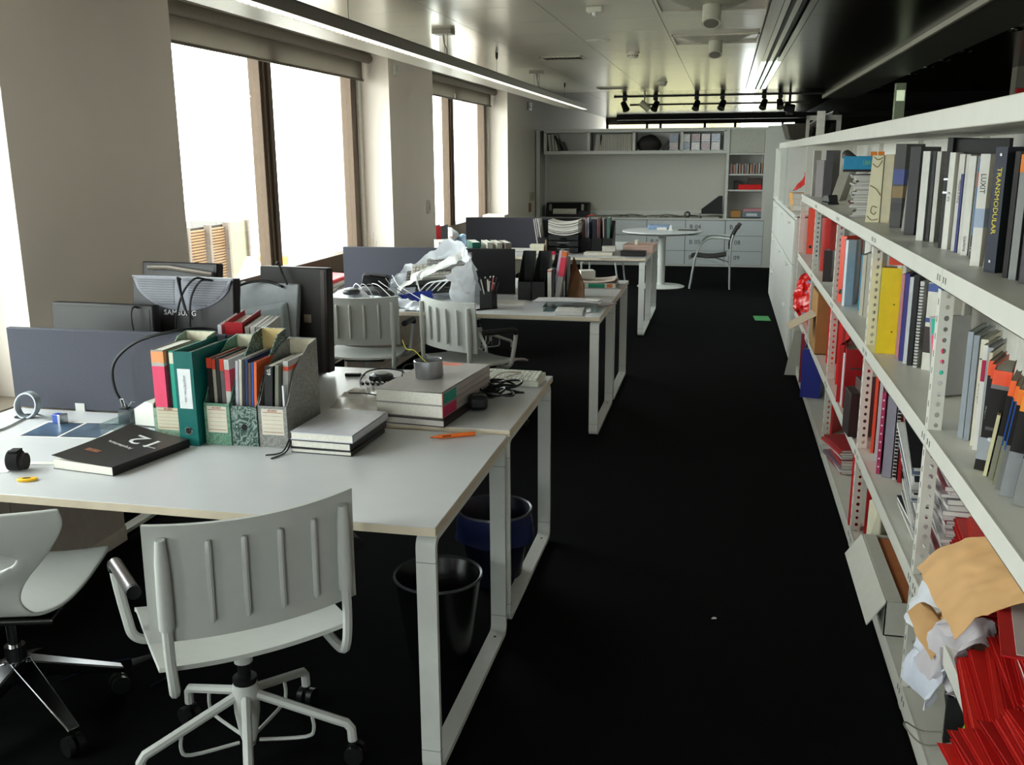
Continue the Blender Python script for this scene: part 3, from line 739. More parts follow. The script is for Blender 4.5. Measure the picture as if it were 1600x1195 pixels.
# farther bays of that shelf
lever('orange-red lever arch file just left of the grey box file', .624, 5.43, Z2, 62, .05, .355, .1, (218, 66, 42))
book('tall grey box file beside the orange-red one', .636, 5.34, Z2, 15, .068, .345, .25, (120, 120, 122), pages=False, name='box_file', cat='box file')
book('white spine strip of a report standing by the grey box file', .632, 5.28, Z2, 60, .02, .345, .05, (196, 200, 204))
book('light blue plastic folder right of the grey box file', .692, 5.12, Z2, 20, .014, .285, .22, (58, 140, 176), name='folder', cat='folder')
book('cream notebook by the light blue folder', .678, 4.96, Z2, 20, .018, .30, .22, (196, 190, 174))
book('second cream notebook by the light blue folder', .688, 4.88, Z2, 20, .022, .315, .22, (186, 182, 168))
book('spiral notebook with a dark wire edge next to the cream notebooks', .706, 4.80, Z2, 20, .018, .31, .22, (176, 174, 168))
book('tall red folder in the bay before the grey box file', .662, 6.90, Z2, 40, .07, .362, .16, (196, 38, 30), name='folder', cat='folder', pages=False)
book('short dark brown box in front of the tall red folder', .625, 6.28, Z2, 15, .052, .195, .2, (52, 40, 38), pages=False, name='box', cat='box')
book('thin white papers right of the dark brown box', .672, 6.1, Z2, 15, .012, .33, .2, (200, 198, 190), cat='papers')
book('dark magazine with a purple picture by the thin white papers', .69, 6.0, Z2, 15, .014, .34, .2, (80, 76, 88), cat='magazine')
lever('orange-red file in the farthest bay of the middle shelf', .66, 8.05, Z2, 15, .062, .365, .25, (222, 70, 44))
book('blue and white papers beside the farthest orange-red file', .69, 7.75, Z2, 15, .012, .33, .2, (96, 120, 160), cat='papers')

# lower shelf --------------------------------------------------------------
Z1 = .46
def folder_pile(label, x, y, z, n, w, d, rz, group, cols, tilt=0., pitch=0., dz=.007, jit=.015, fan=0., step=0.):
    for i in range(n):
        x += step*random.uniform(.3, 1.7)
        t = dz*random.uniform(.7, 1.2)
        f = thing('paper_folder', label+', '+ORD[n-1-i]+(' from the top' if i < n-1 else ' of all'), 'folder', (x+random.uniform(-jit, jit), y+random.uniform(-jit, jit), z), rz+random.uniform(-.06, .06), group, tilt+fan*i, pitch)
        c = cols[i % len(cols)]; m = MB()
        m.box(0, 0, 0, w, d, .0009); m.box(.004, .004, t-.0009, w, d-.01, t); m.box(w-.001, 0, 0, w, d, t)
        m.build('card', M(c, .42, var=.08), f, smooth=False)
        MB().box(.006, .006, .0009, w-.002, d-.008, t*.7).build('papers', PAPER if i % 6 == 2 else M((150, 28, 26), .5), f, smooth=False)
        z += t+.0004
    return z
RC = [(204, 36, 30), (186, 26, 24), (216, 48, 38), (200, 30, 28), (170, 22, 22)]
book('tall orange-red folder by the upright on the lower shelf', .652, 4.11, Z1, 15, .012, .385, .25, (216, 70, 46), name='folder', cat='folder')
book('thin grey white report on the lower shelf', .652, 4.00, Z1, 15, .013, .355, .25, (190, 194, 196))
pk = book('report with a pink strip punched with round holes', .636, 3.83, Z1, 12, .014, .332, .25, (176, 50, 92))
h_ = MB()
for i in range(9): h_.cyl((.007, -.0012, .03+i*.034), (.007, .001, .03+i*.034), .004, 8)
h_.build('punched_hole', M((226, 200, 214), .6), pk)
book('thick lilac grey ring file on the lower shelf', .652, 3.79, Z1, 12, .033, .33, .25, (150, 144, 158))
def comb(label, x, y, col, cc):
    b = book(label, x, y, Z1, 12, .014, .335, .25, col); m = MB()
    for i in range(22): m.box(.001, -.006, .012+i*.0145, .013, .001, .02+i*.0145)
    m.build('comb_binding', M(cc, .5), b, smooth=False); return b
comb('report with a black comb spine on the lower shelf', .686, 3.765, (206, 204, 200), (30, 28, 30))
comb('report with a red comb spine on the lower shelf', .70, 3.735, (170, 36, 44), (168, 30, 40))
book('slim black notebook right of the red comb report', .722, 3.70, Z1, 12, .012, .285, .2, (54, 52, 46))
book('cream notebook standing behind the flared magazines', .736, 3.66, Z1, 12, .024, .27, .2, (206, 196, 164))
cbk = thing('crimson_booklet', 'thin crimson booklet sticking out over the flared magazines', 'booklet', (.66, 3.30, Z1+.245), R(-4), None, 0, R(14))
MB().box(0, 0, 0, .14, .20, .004).build('cover', M((150, 28, 56), .5), cbk, smooth=False)
zc = Z1
MC = [(206, 204, 202), (60, 62, 66), (172, 170, 168), (92, 104, 124), (214, 212, 208), (52, 50, 54), (150, 148, 144), (196, 194, 190)]
for i in range(22):
    t = random.uniform(.008, .015); pch = R(4+1.9*i)
    m = thing('magazine', 'magazine in the flared stack by the nearest upright, '+ORD[21-i]+(' from the top' if i < 21 else ' of all'), 'magazine', (.652+random.uniform(-.012, .02), 3.14+.003*i, zc), R(random.uniform(-5, 5)), 'flared magazines behind the nearest upright', 0, pch)
    c = M(MC[i % 8], .35, var=.1); k = MB(); k.box(0, 0, 0, .215, .295, .0015); k.box(0, 0, t-.0015, .215, .295, t); k.box(0, .2935, 0, .215, .295, t)
    k.build('cover', c, m, smooth=False); MB().box(.001, .001, .0015, .214, .2935, t-.0015).build('pages', PAPER, m, smooth=False); zc += t
pile('grey magazine in the flat pile behind the nearest upright', .668, 2.83, Z1+.001, 24, .22, .29, [(176, 170, 168), (150, 144, 146), (196, 192, 188), (120, 114, 118), (164, 150, 150), (186, 182, 180), (120, 52, 56)], R(-2), group='flat magazines behind the nearest upright', th=(.010, .017))
tm = thing('yellow_magazine', 'magazine with a brown and yellow cover lying at the foot of the flared stack', 'magazine', (.655, 3.16, Z1+.001), R(-12))
MB().box(0, 0, 0, .2, .26, .006).build('cover', M((130, 110, 60), .35, var=.5, scale=16), tm, smooth=False)
zt = folder_pile('red folder in the pile behind the brown sheet', .64, 2.535, Z1+.001, 23, .30, .30, R(-8), 'tall pile of red folders on the lower shelf', RC, dz=.0098, jit=.012, step=.0014)
be = thing('brown_paper_sheet', 'big crumpled sheet of brown kraft paper draped over the red folders', 'paper', (0, 0, 0))
def kraft(u, v):
    A, B, D, E_ = Vector((.57, 2.68, .605)), Vector((.93, 2.40, .80)), Vector((.60, 2.30, .59)), Vector((.93, 2.12, .77))
    p = A*(1-u)*(1-v)+B*(1-u)*v+D*u*(1-v)+E_*u*v
    return (p.x, p.y, p.z+.032*math.sin(v*math.pi)-.04*max(0, .12-v)/.12)
MB().sheet(crumple(kraft, 44, 30, .010, 12, 3.1), 44, 30, .0012).build('sheet', KRAFT, be)
for j, (x, y, z, n, rz, dz) in enumerate(((.565, 2.00, Z1+.002, 20, R(-7), .0078), (.535, 1.64, Z1+.002, 26, R(4), .0072))):
    folder_pile(['red folder spilling over the shelf edge', 'red folder in the nearest spread pile'][j], x, y, z, n, .30, .34, rz,
                'red folders spilling over the lower shelf', RC, tilt=R(4), dz=dz, jit=.008, fan=R(.3), step=.0085)
of = thing('open_folder', 'open red folder with a grey white sheet on the topmost spread pile', 'folder', (.625, 2.04, Z1+.185), R(-12), None, R(1))
MB().box(0, 0, 0, .32, .34, .004).build('card', M((176, 22, 26), .4), of, smooth=False)
MB().box(.03, .012, .004, .31, .31, .0065).build('paper_sheet', M((176, 164, 160), .7), of, smooth=False)
for i, (x, y, z, sx, sy, col, nm, lb) in enumerate((
        (.655, 2.66, .50, .10, .17, (214, 216, 222), 'tissue_paper', 'white crumpled tissue paper hanging out under the brown sheet'),
        (.625, 2.52, .40, .09, .16, (206, 210, 222), 'paper_scrap', 'white crumpled paper scrap drooping over the shelf edge'),
        (.645, 2.42, .50, .08, .14, (190, 184, 188), 'paper_bag', 'pale lilac paper bag squeezed beside the red folders'))):
    p = thing(nm, lb, 'paper', (x, y, z))
    def fn(u, v, sx=sx, sy=sy): return (sx*(v-.5)*1.2+.03*math.sin(u*6), sy*(u-.5)*1.3, .07*math.cos((v-.5)*4)*math.cos((u-.4)*2.6)-.11*(1-v)**2)
    MB().sheet(crumple(fn, 20, 16, .028, 16, i*3.3), 20, 16, .0012).build('sheet', M(col, .7, var=.03), p)
for i, (x, y, z, sx, sy, lb) in enumerate(((.635, 2.60, .47, .08, .22, 'long torn strip of brown paper curling over the shelf edge'), (.625, 2.52, .43, .14, .12, 'folded scrap of brown paper jutting into the aisle'))):
    p = thing('kraft_scrap', lb, 'paper', (x, y, z), R(20*i))
    def fn(u, v, sx=sx, sy=sy): return (sx*(v-.5), sy*(u-.5), .05*math.cos((v-.5)*4+u)-.10*u*(1-i)+.03*i*u)
    MB().sheet(crumple(fn, 18, 12, .012, 14, 7+i), 18, 12, .0012).build('sheet', KRAFT, p)
# farther bays of the lower shelf
lever('dark red lever arch file, slim one left of the wide pair', .603, 4.98, Z1, 20, .024, .30, .26, (170, 24, 24), ring=False)
lever('dark red lever arch file with two metal slots on its front', .622, 4.86, Z1, 4, .13, .30, .26, (158, 20, 24), ring=False, clips=True)
book('thin white sheets before the dark red lever arch file', .616, 4.92, Z1, 50, .012, .27, .05, (206, 200, 200), cat='papers')
db = thing('brown_box', 'dark brown box hanging off the edge of the lower shelf', 'box', (.585, 4.32, Z1-.045), R(4))
MB().box(0, 0, .05, .045, .14, .25).build('body', M((58, 42, 40), .5), db, bevel=.003)
MB().box(.045, .02, .05, .20, .14, .30).build('tray', M((82, 58, 56), .5), db, bevel=.003)
cdb = thing('cardboard_box', 'tall brown cardboard box with one flap folded out into the aisle', 'box', (.60, 6.20, Z1))
m = MB(); m.box(0, .012, 0, .012, .40, .385); m.box(0, 0, 0, .10, .012, .40); m.box(.09, 0, 0, .10, .40, .40); m.box(.0, .39, 0, .1, .40, .385); m.box(0, 0, 0, .1, .4, .006)
m.build('body', CARD, cdb, smooth=False)
MB().obox((-.082, .14, .20), (.19, .20, .004), (0, R(-30), R(6))).build('flap', M((176, 160, 136), .8), cdb, smooth=False)
book('bright red folder right of the cardboard box', .645, 5.95, Z1, 30, .05, .385, .2, (210, 34, 30), name='folder', cat='folder', pages=False)
book('bright red folder at the right post of the next bay', .64, 5.38, Z1, 30, .022, .385, .2, (206, 32, 28), name='folder', cat='folder')
book('red folder beside the slim dark red file', .655, 5.2, Z1, 30, .02, .34, .2, (200, 40, 38), name='folder', cat='folder')
for i, (y, z, lb) in enumerate(((7.55, Z1, 'crumpled red plastic bag bulging off the lower shelf'), (7.25, Z1, 'second crumpled red plastic bag with paper edges showing'))):
    p = thing('red_bag', lb, 'bag', (.60+.05*i, y, z))
    def fn(u, v): a = 2*math.pi*u; r = .13*(math.sin(math.pi*(.12+.88*v))**.5); return (.07+r*.85*math.cos(a), r*1.6*math.sin(a), .005+.36*v)
    MB().sheet(crumple(fn, 44, 30, .030, 15, 2+i), 44, 30).build('bag', M((206, 30, 26), .3, var=.15), p)
    for q in range(4): MB().obox((.05+.01*q, -.17, .08+.075*q), (.09, .06, .018), (0, R(10*q-10), R(-20))).build('paper_edge', M((150, 150, 176), .5), p, smooth=False)

# bottom shelf -------------------------------------------------------------
Z0 = .08
wbx = thing('archive_box', 'long pale grey box with its flap out and brown cardboard inside, on the bottom shelf', 'box', (.60, 3.20, Z0+.001))
WB = M((190, 188, 178), .7, var=.03)
m = MB(); m.box(.0, 0, 0, .30, .004, .125); m.box(.0, 0, 0, .004, .62, .125); m.box(.296, 0, 0, .30, .62, .125); m.box(0, .616, 0, .30, .62, .125); m.box(0, 0, 0, .3, .62, .004)
m.build('body', WB, wbx, smooth=False)
MB().prism([(0, .125), (-.058, .035), (-.055, .033), (.003, .122)], 'y', 0, .62).build('flap', WB, wbx, smooth=False)
MB().box(.055, .02, .07, .29, .60, .12).build('cardboard_filling', M((168, 100, 58), .85, scale=20), wbx, bevel=.004)
MB().box(.006, .01, .06, .054, .61, .128).build('inner_wall', WB, wbx, smooth=False)
wbd = thing('folded_board', 'folded sheet of cream board standing behind the long grey box', 'board', (.63, 3.90, Z0+.001), R(-12))
MB().add([(0, 0, 0), (.05, -.03, 0), (.052, -.03, .28), (.0, .06, .22), (.006, .004, 0), (.056, -.026, 0), (.058, -.026, .28), (.006, .064, .22)],
         [(0, 1, 2, 3), (7, 6, 5, 4), (0, 4, 5, 1), (1, 5, 6, 2), (2, 6, 7, 3), (3, 7, 4, 0)]).build('left_leaf', M((206, 200, 176), .7), wbd, smooth=False)
MB().add([(.052, -.03, 0), (.13, .12, 0), (.13, .12, .31), (.052, -.03, .28), (.056, -.03, 0), (.134, .12, 0), (.134, .12, .31), (.056, -.03, .28)],
         [(0, 1, 2, 3), (7, 6, 5, 4), (0, 4, 5, 1), (1, 5, 6, 2), (2, 6, 7, 3), (3, 7, 4, 0)]).build('right_leaf', M((190, 182, 158), .7), wbd, smooth=False)
dtray = thing('dark_tray', 'dark brown tray lying behind the folded board on the bottom shelf', 'tray', (.72, 3.86, Z0+.12), R(-10))
MB().box(0, 0, 0, .2, .14, .04).build('body', M((44, 38, 34), .6), dtray, bevel=.003)
MB().box(.02, -.03, -.1, .16, .01, 0).build('stand', M((150, 144, 124), .7), dtray, bevel=.003)
book('flat red folder standing at the second upright on the bottom shelf', .604, 4.24, Z0, 70, .05, .335, .03, (178, 24, 24), name='folder', cat='folder', pages=False)
book('red folder half behind the second upright on the bottom shelf', .655, 4.12, Z0, 20, .03, .33, .2, (168, 22, 24), name='folder', cat='folder')
pile('red edged magazine in the low bottom shelf pile', .65, 4.95, Z0+.002, 9, .22, .30, [(150, 36, 40), (190, 180, 186), (120, 100, 110), (176, 60, 58)], R(8), group='low magazine pile on the bottom shelf', th=(.01, .02))
lever('royal blue lever arch file on the bottom shelf', .562, 6.60, Z0, 12, .13, .335, .26, (44, 52, 140), ring=False)
book('red and blue folder behind the royal blue file', .585, 7.05, Z0, 12, .03, .36, .2, (140, 40, 60), name='folder', cat='folder')
book('tall sheet of brown board leaning on the bottom shelf', .655, 5.95, Z0, 66, .14, .32, .02, (166, 122, 70), pages=False, name='board', cat='board')
book('red file showing past the brown board on the bottom shelf', .655, 5.72, Z0, 30, .03, .2, .2, (190, 40, 36), name='folder', cat='folder')
wpc = thing('card_sheet', 'white card sheet leaning out at the far foot of the shelving', 'card', (.52, 7.62, .005), R(-10))
MB().add([(0, 0, 0), (.14, .02, .0), (.17, .05, .36), (.06, .02, .36), (0, .006, 0), (.14, .026, .0), (.17, .056, .36), (.06, .026, .36)],
         [(0, 1, 2, 3), (7, 6, 5, 4), (0, 4, 5, 1), (1, 5, 6, 2), (2, 6, 7, 3), (3, 7, 4, 0)]).build('sheet', WB, wpc, smooth=False)
dbx = thing('black_bag_box', 'black box with a loose grey wire, bottom shelf under the red folders', 'box', (.69, 2.60, Z0+.001), R(-8))
MB().box(0, 0, 0, .16, .24, .21).build('body', M((46, 42, 40), .6), dbx, bevel=.008)
MB().box(-.02, -.03, .0, .18, -.002, .15).build('strap', BLACK, dbx, bevel=.004)
wc = thing('wire_loop', 'loose loop of grey wire poking out of the bottom shelf', 'wire', (0, 0, 0))
MB().tube(smooth_path([(.70, 2.57, .13), (.62, 2.60, .10), (.575, 2.62, .11), (.567, 2.57, .12), (.61, 2.53, .10), (.69, 2.53, .12)]), .0025, 6).build('wire', M((120, 116, 106), .6), wc)
MB().tube(smooth_path([(.70, 2.70, .10), (.70, 2.66, .22), (.73, 2.60, .26), (.76, 2.56, .24)]), .002, 6).build('wire', M((110, 108, 98), .6), wc)
gw = thing('green_wire', 'short bright green wire end on the black box', 'wire', (0, 0, 0))
MB().tube([(.705, 2.55, .14), (.722, 2.55, .19)], .003, 6).build('wire', M((140, 190, 40), .5), gw)
gb = thing('grey_bag', 'rounded pale grey bag at the very bottom right of the bottom shelf', 'bag', (.70, 2.36, Z0+.001))
def fn(u, v): a = 2*math.pi*u; r = .13*math.sin(math.pi*(.25+.74*v)); return (.05+r*.8*math.cos(a), r*1.2*math.sin(a), .15*v)
MB().sheet(crumple(fn, 22, 12, .01, 8, 9), 22, 12).build('bag', M((176, 176, 170), .6), gb)

# things on top of the shelving at its far end
mdl = thing('display_model', 'grey architectural model with a white post on top of the shelving', 'model', (.64, 8.9, 1.8255), R(-8))
MB().box(0, 0, 0, .34, .5, .012).build('base', M((150, 146, 136), .6), mdl, smooth=False)
m = MB(); m.box(.02, .02, .012, .05, .05, .20); m.box(.27, .02, .012, .31, .05, .20); m.box(.02, .02, .16, .31, .05, .20)
m.build('frame', M((160, 156, 146), .6), mdl, smooth=False)
MB().box(.11, -.03, .012, .18, .02, .235).build('post', M((206, 202, 190), .6), mdl, bevel=.003)
m = MB()
for i in range(9): m.obox((.03+.03*i, .2+.02*(i % 3), .05+.012*(i % 4)), (.02, .12, .07), (R(10*i), R(20), 0))
m.build('relief', M((70, 66, 58), .5, .3), mdl, smooth=False)
lmp = thing('wire_basket', 'dark tilted basket beside the model on top of the cabinet end', 'basket', (.59, 10.2, 1.8255), R(10))
MB().prism([(.0, .02), (.17, 0), (.21, .17), (-.05, .17)], 'y', -.1, .1).build('bowl', M((84, 80, 70), .5, .3), lmp, bevel=.006)
MB().tube([(.17, 0, .10), (.22, -.35, .20), (.26, -.7, .24)], .03, 10).build('arm', M((70, 64, 54), .5), lmp)
# cubbyhole contents in the white cabinet
obx = pile('small orange box stacked in the cubbyhole', .585, 8.80, 1.216, 3, .14, .24, [(206, 150, 78)], 0, name='orange_box', group='orange boxes in the cubbyhole', jit=.004, th=(.05, .052), cat='box')
rc = thing('red_cloth', 'bright red folded cloth on the orange boxes', 'cloth', (.60, 8.84, 1.216+obx))
def fn(u, v): return (.0+.1*u, .02+.2*v, .02+.16*u*(1-abs(v-.5)))
MB().sheet(crumple(fn, 12, 12, .02, 14, 4), 12, 12, .003).build('cloth', RED, rc)

# ================================================================== NEAREST DESK
def box_file(label, x0, x1, yf, d, hb, hf, outer, inner, lblcol=None, hole=False, rz=0., frontdip=0., lab=None):
    b = thing('box_file', label, 'file', (x0, yf, DZ+.0005), rz, 'upright box files on the nearest desk')
    w = x1-x0; t = .003; cut = .55*d
    side = [(0, 0), (d, 0), (d, hb), (cut+.05, hb-.01), (cut*.55, hf+.11), (.012, hf+.006), (0, hf)]
    MB().prism(side, 'x', 0, t).prism(side, 'x', w-t, w).build('side_panel', outer, b, smooth=False)
    MB().box(t, 0, 0, w-t, t, hf-frontdip).build('front_panel', outer, b, smooth=False)
    MB().box(t, t, 0, w-t, d-t, t).build('bottom_panel', outer, b, smooth=False)
    MB().box(t, d-t, 0, w-t, d, hb).build('back_panel', outer, b, smooth=False)
    MB().box(t, d-t-.002, t, w-t, d-t, hb-.002).build('lining', inner, b, smooth=False)
    if lblcol:
        MB().box(w*.12, -.0008, hf*.30, w*.88, .0, hf*.93).build('paper_label', M(lblcol, .7, var=.04), b, smooth=False)
        ln = MB()
        for q in (.36, .84): ln.box(w*.16, -.0012, hf*q, w*.84, -.0008, hf*q+.0018)
        for q in (.46, .56, .66, .76): ln.box(w*.16, -.0011, hf*q, w*.84, -.0008, hf*q+.0006)
        ln.build('printed_line', M((150, 84, 74), .7), b, smooth=False)
        text(lab or 'ARCHIVO', .010, M((170, 70, 60), .6), b, (w/2, -.0012, hf*.89), (R(90), 0, 0), 'label_lettering', .8)
    if hole: MB().cyl((w/2, -.001, hf*.47), (w/2, .001, hf*.47), .0115, 18).build('finger_hole', BLACK, b)
    return b
def marble(c1, c2, sc=26):
    m = bpy.data.materials.new('marbled_card'); m.use_nodes = True; nt = m.node_tree; b = nt.nodes['Principled BSDF']
    tc = nt.nodes.new('ShaderNodeTexCoord'); n = nt.nodes.new('ShaderNodeTexNoise'); n.inputs['Scale'].default_value = sc
    n.inputs['Detail'].default_value = 4; n.inputs['Distortion'].default_value = 2.4
    r = nt.nodes.new('ShaderNodeValToRGB'); e = r.color_ramp.elements
    e[0].position = .42; e[1].position = .50; e[0].color = (*lin(c1), 1); e[1].color = (*lin(c2), 1)
    q = e.new(.56); q.color = (*lin(c1), 1)
    nt.links.new(tc.outputs['Object'], n.inputs['Vector']); nt.links.new(n.outputs['Fac'], r.inputs['Fac']); nt.links.new(r.outputs[0], b.inputs['Base Color'])
    b.inputs['Roughness'].default_value = .35
    return m
LINING = M((206, 198, 176), .7, var=.1, scale=60)
GMA = marble((120, 146, 126), (150, 170, 152)); GMB = marble((76, 122, 100), (120, 150, 132)); GMC = marble((34, 66, 58), (150, 166, 160)); GMD = marble((120, 120, 116), (150, 150, 146))
box_file('pale green marbled box file, leftmost of the row, with a torn cream label', -1.893, -1.775, 2.83, .25, .34, .125, GMA, LINING, (196, 190, 168), frontdip=.012, lab='')
box_file('green marbled box file with a cream label, right of the teal lever arch file', -1.690, -1.596, 2.815, .26, .335, .145, GMB, LINING, (206, 200, 182))
box_file('dark green marbled box file with a finger hole and no label', -1.594, -1.500, 2.82, .26, .36, .138, GMC, M((196, 172, 118), .7), None, True)
box_file('grey marbled box file with a cream label, rightmost of the row', -1.497, -1.393, 2.825, .27, .325, .142, GMD, LINING, (206, 200, 184))
ta = lever('teal lever arch file with a white spine label in the row of box files', -1.770, 2.785, DZ, 0, .070, .325, .29, (14, 96, 92), lbl=(.40, .82, (220, 222, 224)))
text('ARQUITECTURA - ADA', .0105, M((110, 114, 120), .6), ta, (.035, -.0014, .325*.61), (R(90), R(90), 0), 'label_lettering', .85)
def inmag(label, x, y, t, h, col, bands=(), d=.2, lean=0., name='magazine', th=0, txt=None, z=DZ+.004):
    return book(label, x, y, z, th, t, h, d, col, cat='magazine', bands=bands, lean=lean, name=name, txt=txt)
inmag('thick magazine with an orange head and a broad pink band in the leftmost box file', -1.884, 2.835, .046, .312, (150, 148, 144), [(.86, .985, (226, 150, 100)), (.82, .86, (176, 172, 168)), (.36, .82, (224, 76, 110))])
inmag('thin grey black magazine beside the pink banded one', -1.834, 2.85, .014, .305, (70, 70, 72))
inmag('cream and teal magazine in the leftmost box file', -1.816, 2.835, .026, .31, (38, 150, 130), [(.86, .985, (206, 200, 180))])
for i, (x, t, h, c, bs, lb) in enumerate((
        (-1.684, .018, .29, (46, 42, 42), [(.88, 1, (206, 64, 44))], 'black magazine with an orange head, first in the labelled green box file'),
        (-1.664, .011, .285, (172, 166, 152), [(.88, 1, (210, 70, 48))], 'stone grey magazine with an orange head in the labelled green box file'),
        (-1.650, .012, .292, (56, 52, 54), [], 'dark magazine in the middle of the labelled green box file'),
        (-1.636, .014, .288, (96, 92, 92), [(.86, 1, (206, 62, 44))], 'grey magazine with an orange head right of the dark one'),
        (-1.620, .018, .286, (196, 194, 190), [(.62, .88, (214, 84, 100))], 'white magazine with a pink band in the labelled green box file'))):
    inmag(lb, x, 2.845, t, h, c, bs)
for i, (x, t, h, c, bs, lb) in enumerate((
        (-1.590, .010, .285, (178, 178, 190), [], 'pale lilac magazine leaning in the dark green box file'),
        (-1.577, .010, .29, (190, 186, 170), [], 'cream magazine leaning in the dark green box file'),
        (-1.565, .009, .288, (54, 56, 64), [], 'charcoal magazine leaning in the dark green box file'),
        (-1.554, .009, .292, (40, 52, 90), [], 'navy magazine leaning in the dark green box file'),
        (-1.543, .009, .28, (92, 70, 58), [], 'brown magazine leaning in the dark green box file'),
        (-1.532, .008, .282, (40, 78, 150), [], 'blue magazine leaning beside the orange one'),
        (-1.522, .009, .284, (216, 100, 56), [], 'orange magazine leaning in the dark green box file'))):
    inmag(lb, x-.002, 2.84, t, h, c, bs, lean=R(3.5))
inmag('black magazine numbered 09 in the rightmost box file', -1.490, 2.845, .028, .27, (50, 50, 52), (), lean=R(4), txt=[('\u201909', .02, .93, (222, 222, 220))])
inmag('grey green magazine beside the one numbered 09', -1.455, 2.85, .012, .275, (120, 122, 110), (), lean=R(4))
inmag('pale magazine with orange stripes leaning in the rightmost box file', -1.436, 2.87, .018, .285, (176, 174, 172), [(.88, .93, (214, 84, 54)), (.45, .49, (206, 70, 50))], lean=R(4))
inmag('thin white leaflet standing at the right side of the last box file', -1.414, 2.845, .006, .205, (214, 216, 218), ())
# books lying beside the box files
def flat_book(label, x, y, z, w, d, t, col, rz, name='book', cat='book', pagecol=None, group=None, curl=0.):
    """lying book, spine along the left edge"""
    b = thing(name, label, cat, (x, y, z+.0003), rz, group); c = .0025
    m = MB(); m.box(0, 0, 0, w, d, c)
    if curl: m.sheet(lambda u, v: (w*u, d*v, t+curl*(u**2)*(1-.6*v)), 10, 8, .002)
    else: m.box(0, 0, t-c, w, d, t)
    m.box(w-c, 0, 0, w, d, t)
    m.build('cover', M(col, .42, var=.06), b, smooth=bool(curl))
    MB().box(.003, .003, c, w-c, d-.003, t-c).build('pages', pagecol or PAGES, b, smooth=False)
    return b
A = R(-3)
flat_book('dark grey softback at the bottom of the stack right of the box files', -1.365, 2.785, DZ, .215, .29, .016, (70, 66, 68), R(-2))
flat_book('white paged book in the middle of the stack right of the box files', -1.368, 2.79, DZ+.0165, .215, .30, .026, (60, 58, 62), A)
tb2 = flat_book('hardback with a pale shiny cover topping the stack right of the box files', -1.368, 2.79, DZ+.043, .222, .31, .026, (196, 196, 204), R(-2))
rb = thing('bookmark_ribbon', 'dark ribbon ends trailing on the desk from the book stack', 'ribbon', (0, 0, 0))
MB().tube(smooth_path([(-1.365, 2.84, .80), (-1.375, 2.80, .79), (-1.385, 2.76, .757), (-1.43, 2.73, .753)]), .0025, 6).tube(smooth_path([(-1.37, 2.80, .785), (-1.375, 2.765, .756), (-1.395, 2.70, .753)]), .0025, 6).build('ribbon', M((44, 42, 46), .6), rb)
# black magazine with 12
mz = thing('black_magazine', 'thick black magazine with a big white 12 and lifted cover on the nearest desk', 'magazine', (-2.030, 2.478, DZ+.0005), R(-7))
def mcov(u, v): return (.235*u+.03*v, .325*v, .029+.016*(1-u)**2+.018*v*v*(1-u))
MB().sheet(mcov, 14, 14, .0015).build('front_cover', M((64, 61, 60), .35, var=.1), mz)
MB().add([(0, 0, 0), (.235, 0, 0), (.265, .325, 0), (.03, .325, 0), (0, 0, .001), (.235, 0, .001), (.265, .325, .001), (.03, .325, .001)],
         [(3, 2, 1, 0), (4, 5, 6, 7), (0, 1, 5, 4), (1, 2, 6, 5), (2, 3, 7, 6), (3, 0, 4, 7)]).build('back_cover', M((46, 44, 44), .4), mz, smooth=False)
MB().add([(.003, .003, .001), (.233, .003, .001), (.262, .322, .001), (.033, .322, .001), (.003, .003, .030), (.233, .003, .027), (.262, .322, .027), (.033, .322, .034)],
         [(3, 2, 1, 0), (4, 5, 6, 7), (0, 1, 5, 4), (1, 2, 6, 5), (2, 3, 7, 6), (3, 0, 4, 7)]).build('pages', PAGES, mz, smooth=False)
MB().add([(.2355, -.0003, 0), (.2655, .3255, 0), (.2655, .3255, .029), (.2355, -.0003, .029), (.2325, 0, 0), (.2625, .325, 0), (.2625, .325, .029), (.2325, 0, .029)],
         [(0, 1, 2, 3), (7, 6, 5, 4), (0, 4, 5, 1), (1, 5, 6, 2), (2, 6, 7, 3), (3, 7, 4, 0)]).build('spine', M((36, 34, 34), .4), mz, smooth=False)
WT = M((214, 214, 212), .5)
def drape(o):
    m_ = Matrix.LocRotScale(o.location, o.rotation_euler, o.scale)
    for v in o.data.vertices:
        p = m_ @ v.co; vv = p.y/.325; uu = (p.x-.03*vv)/.235; q = mcov(uu, vv); v.co = (p.x, p.y, q[2]+.0009+p.z*.5)
    o.location = (0, 0, 0); o.rotation_euler = (0, 0, 0); o.scale = (1, 1, 1)
drape(text('12', .095, WT, mz, (.165, .235, 0), (0, 0, R(172)), 'cover_lettering', 1.3))
drape(text('Arquitectura', .021, WT, mz, (.115, .172, 0), (0, 0, R(170)), 'cover_lettering'))
drape(text('arquitectos', .012, WT, mz, (.205, .20, 0), (0, 0, R(172)), 'cover_lettering'))
MB().sheet(lambda u, v: (.05+.05*u, .085+.022*v, mcov((.05+.05*u-.01)/.235, .3)[2]+.0012), 6, 2, .0005).build('cover_picture', M((128, 84, 62), .4, var=.5, scale=60), mz, smooth=False)
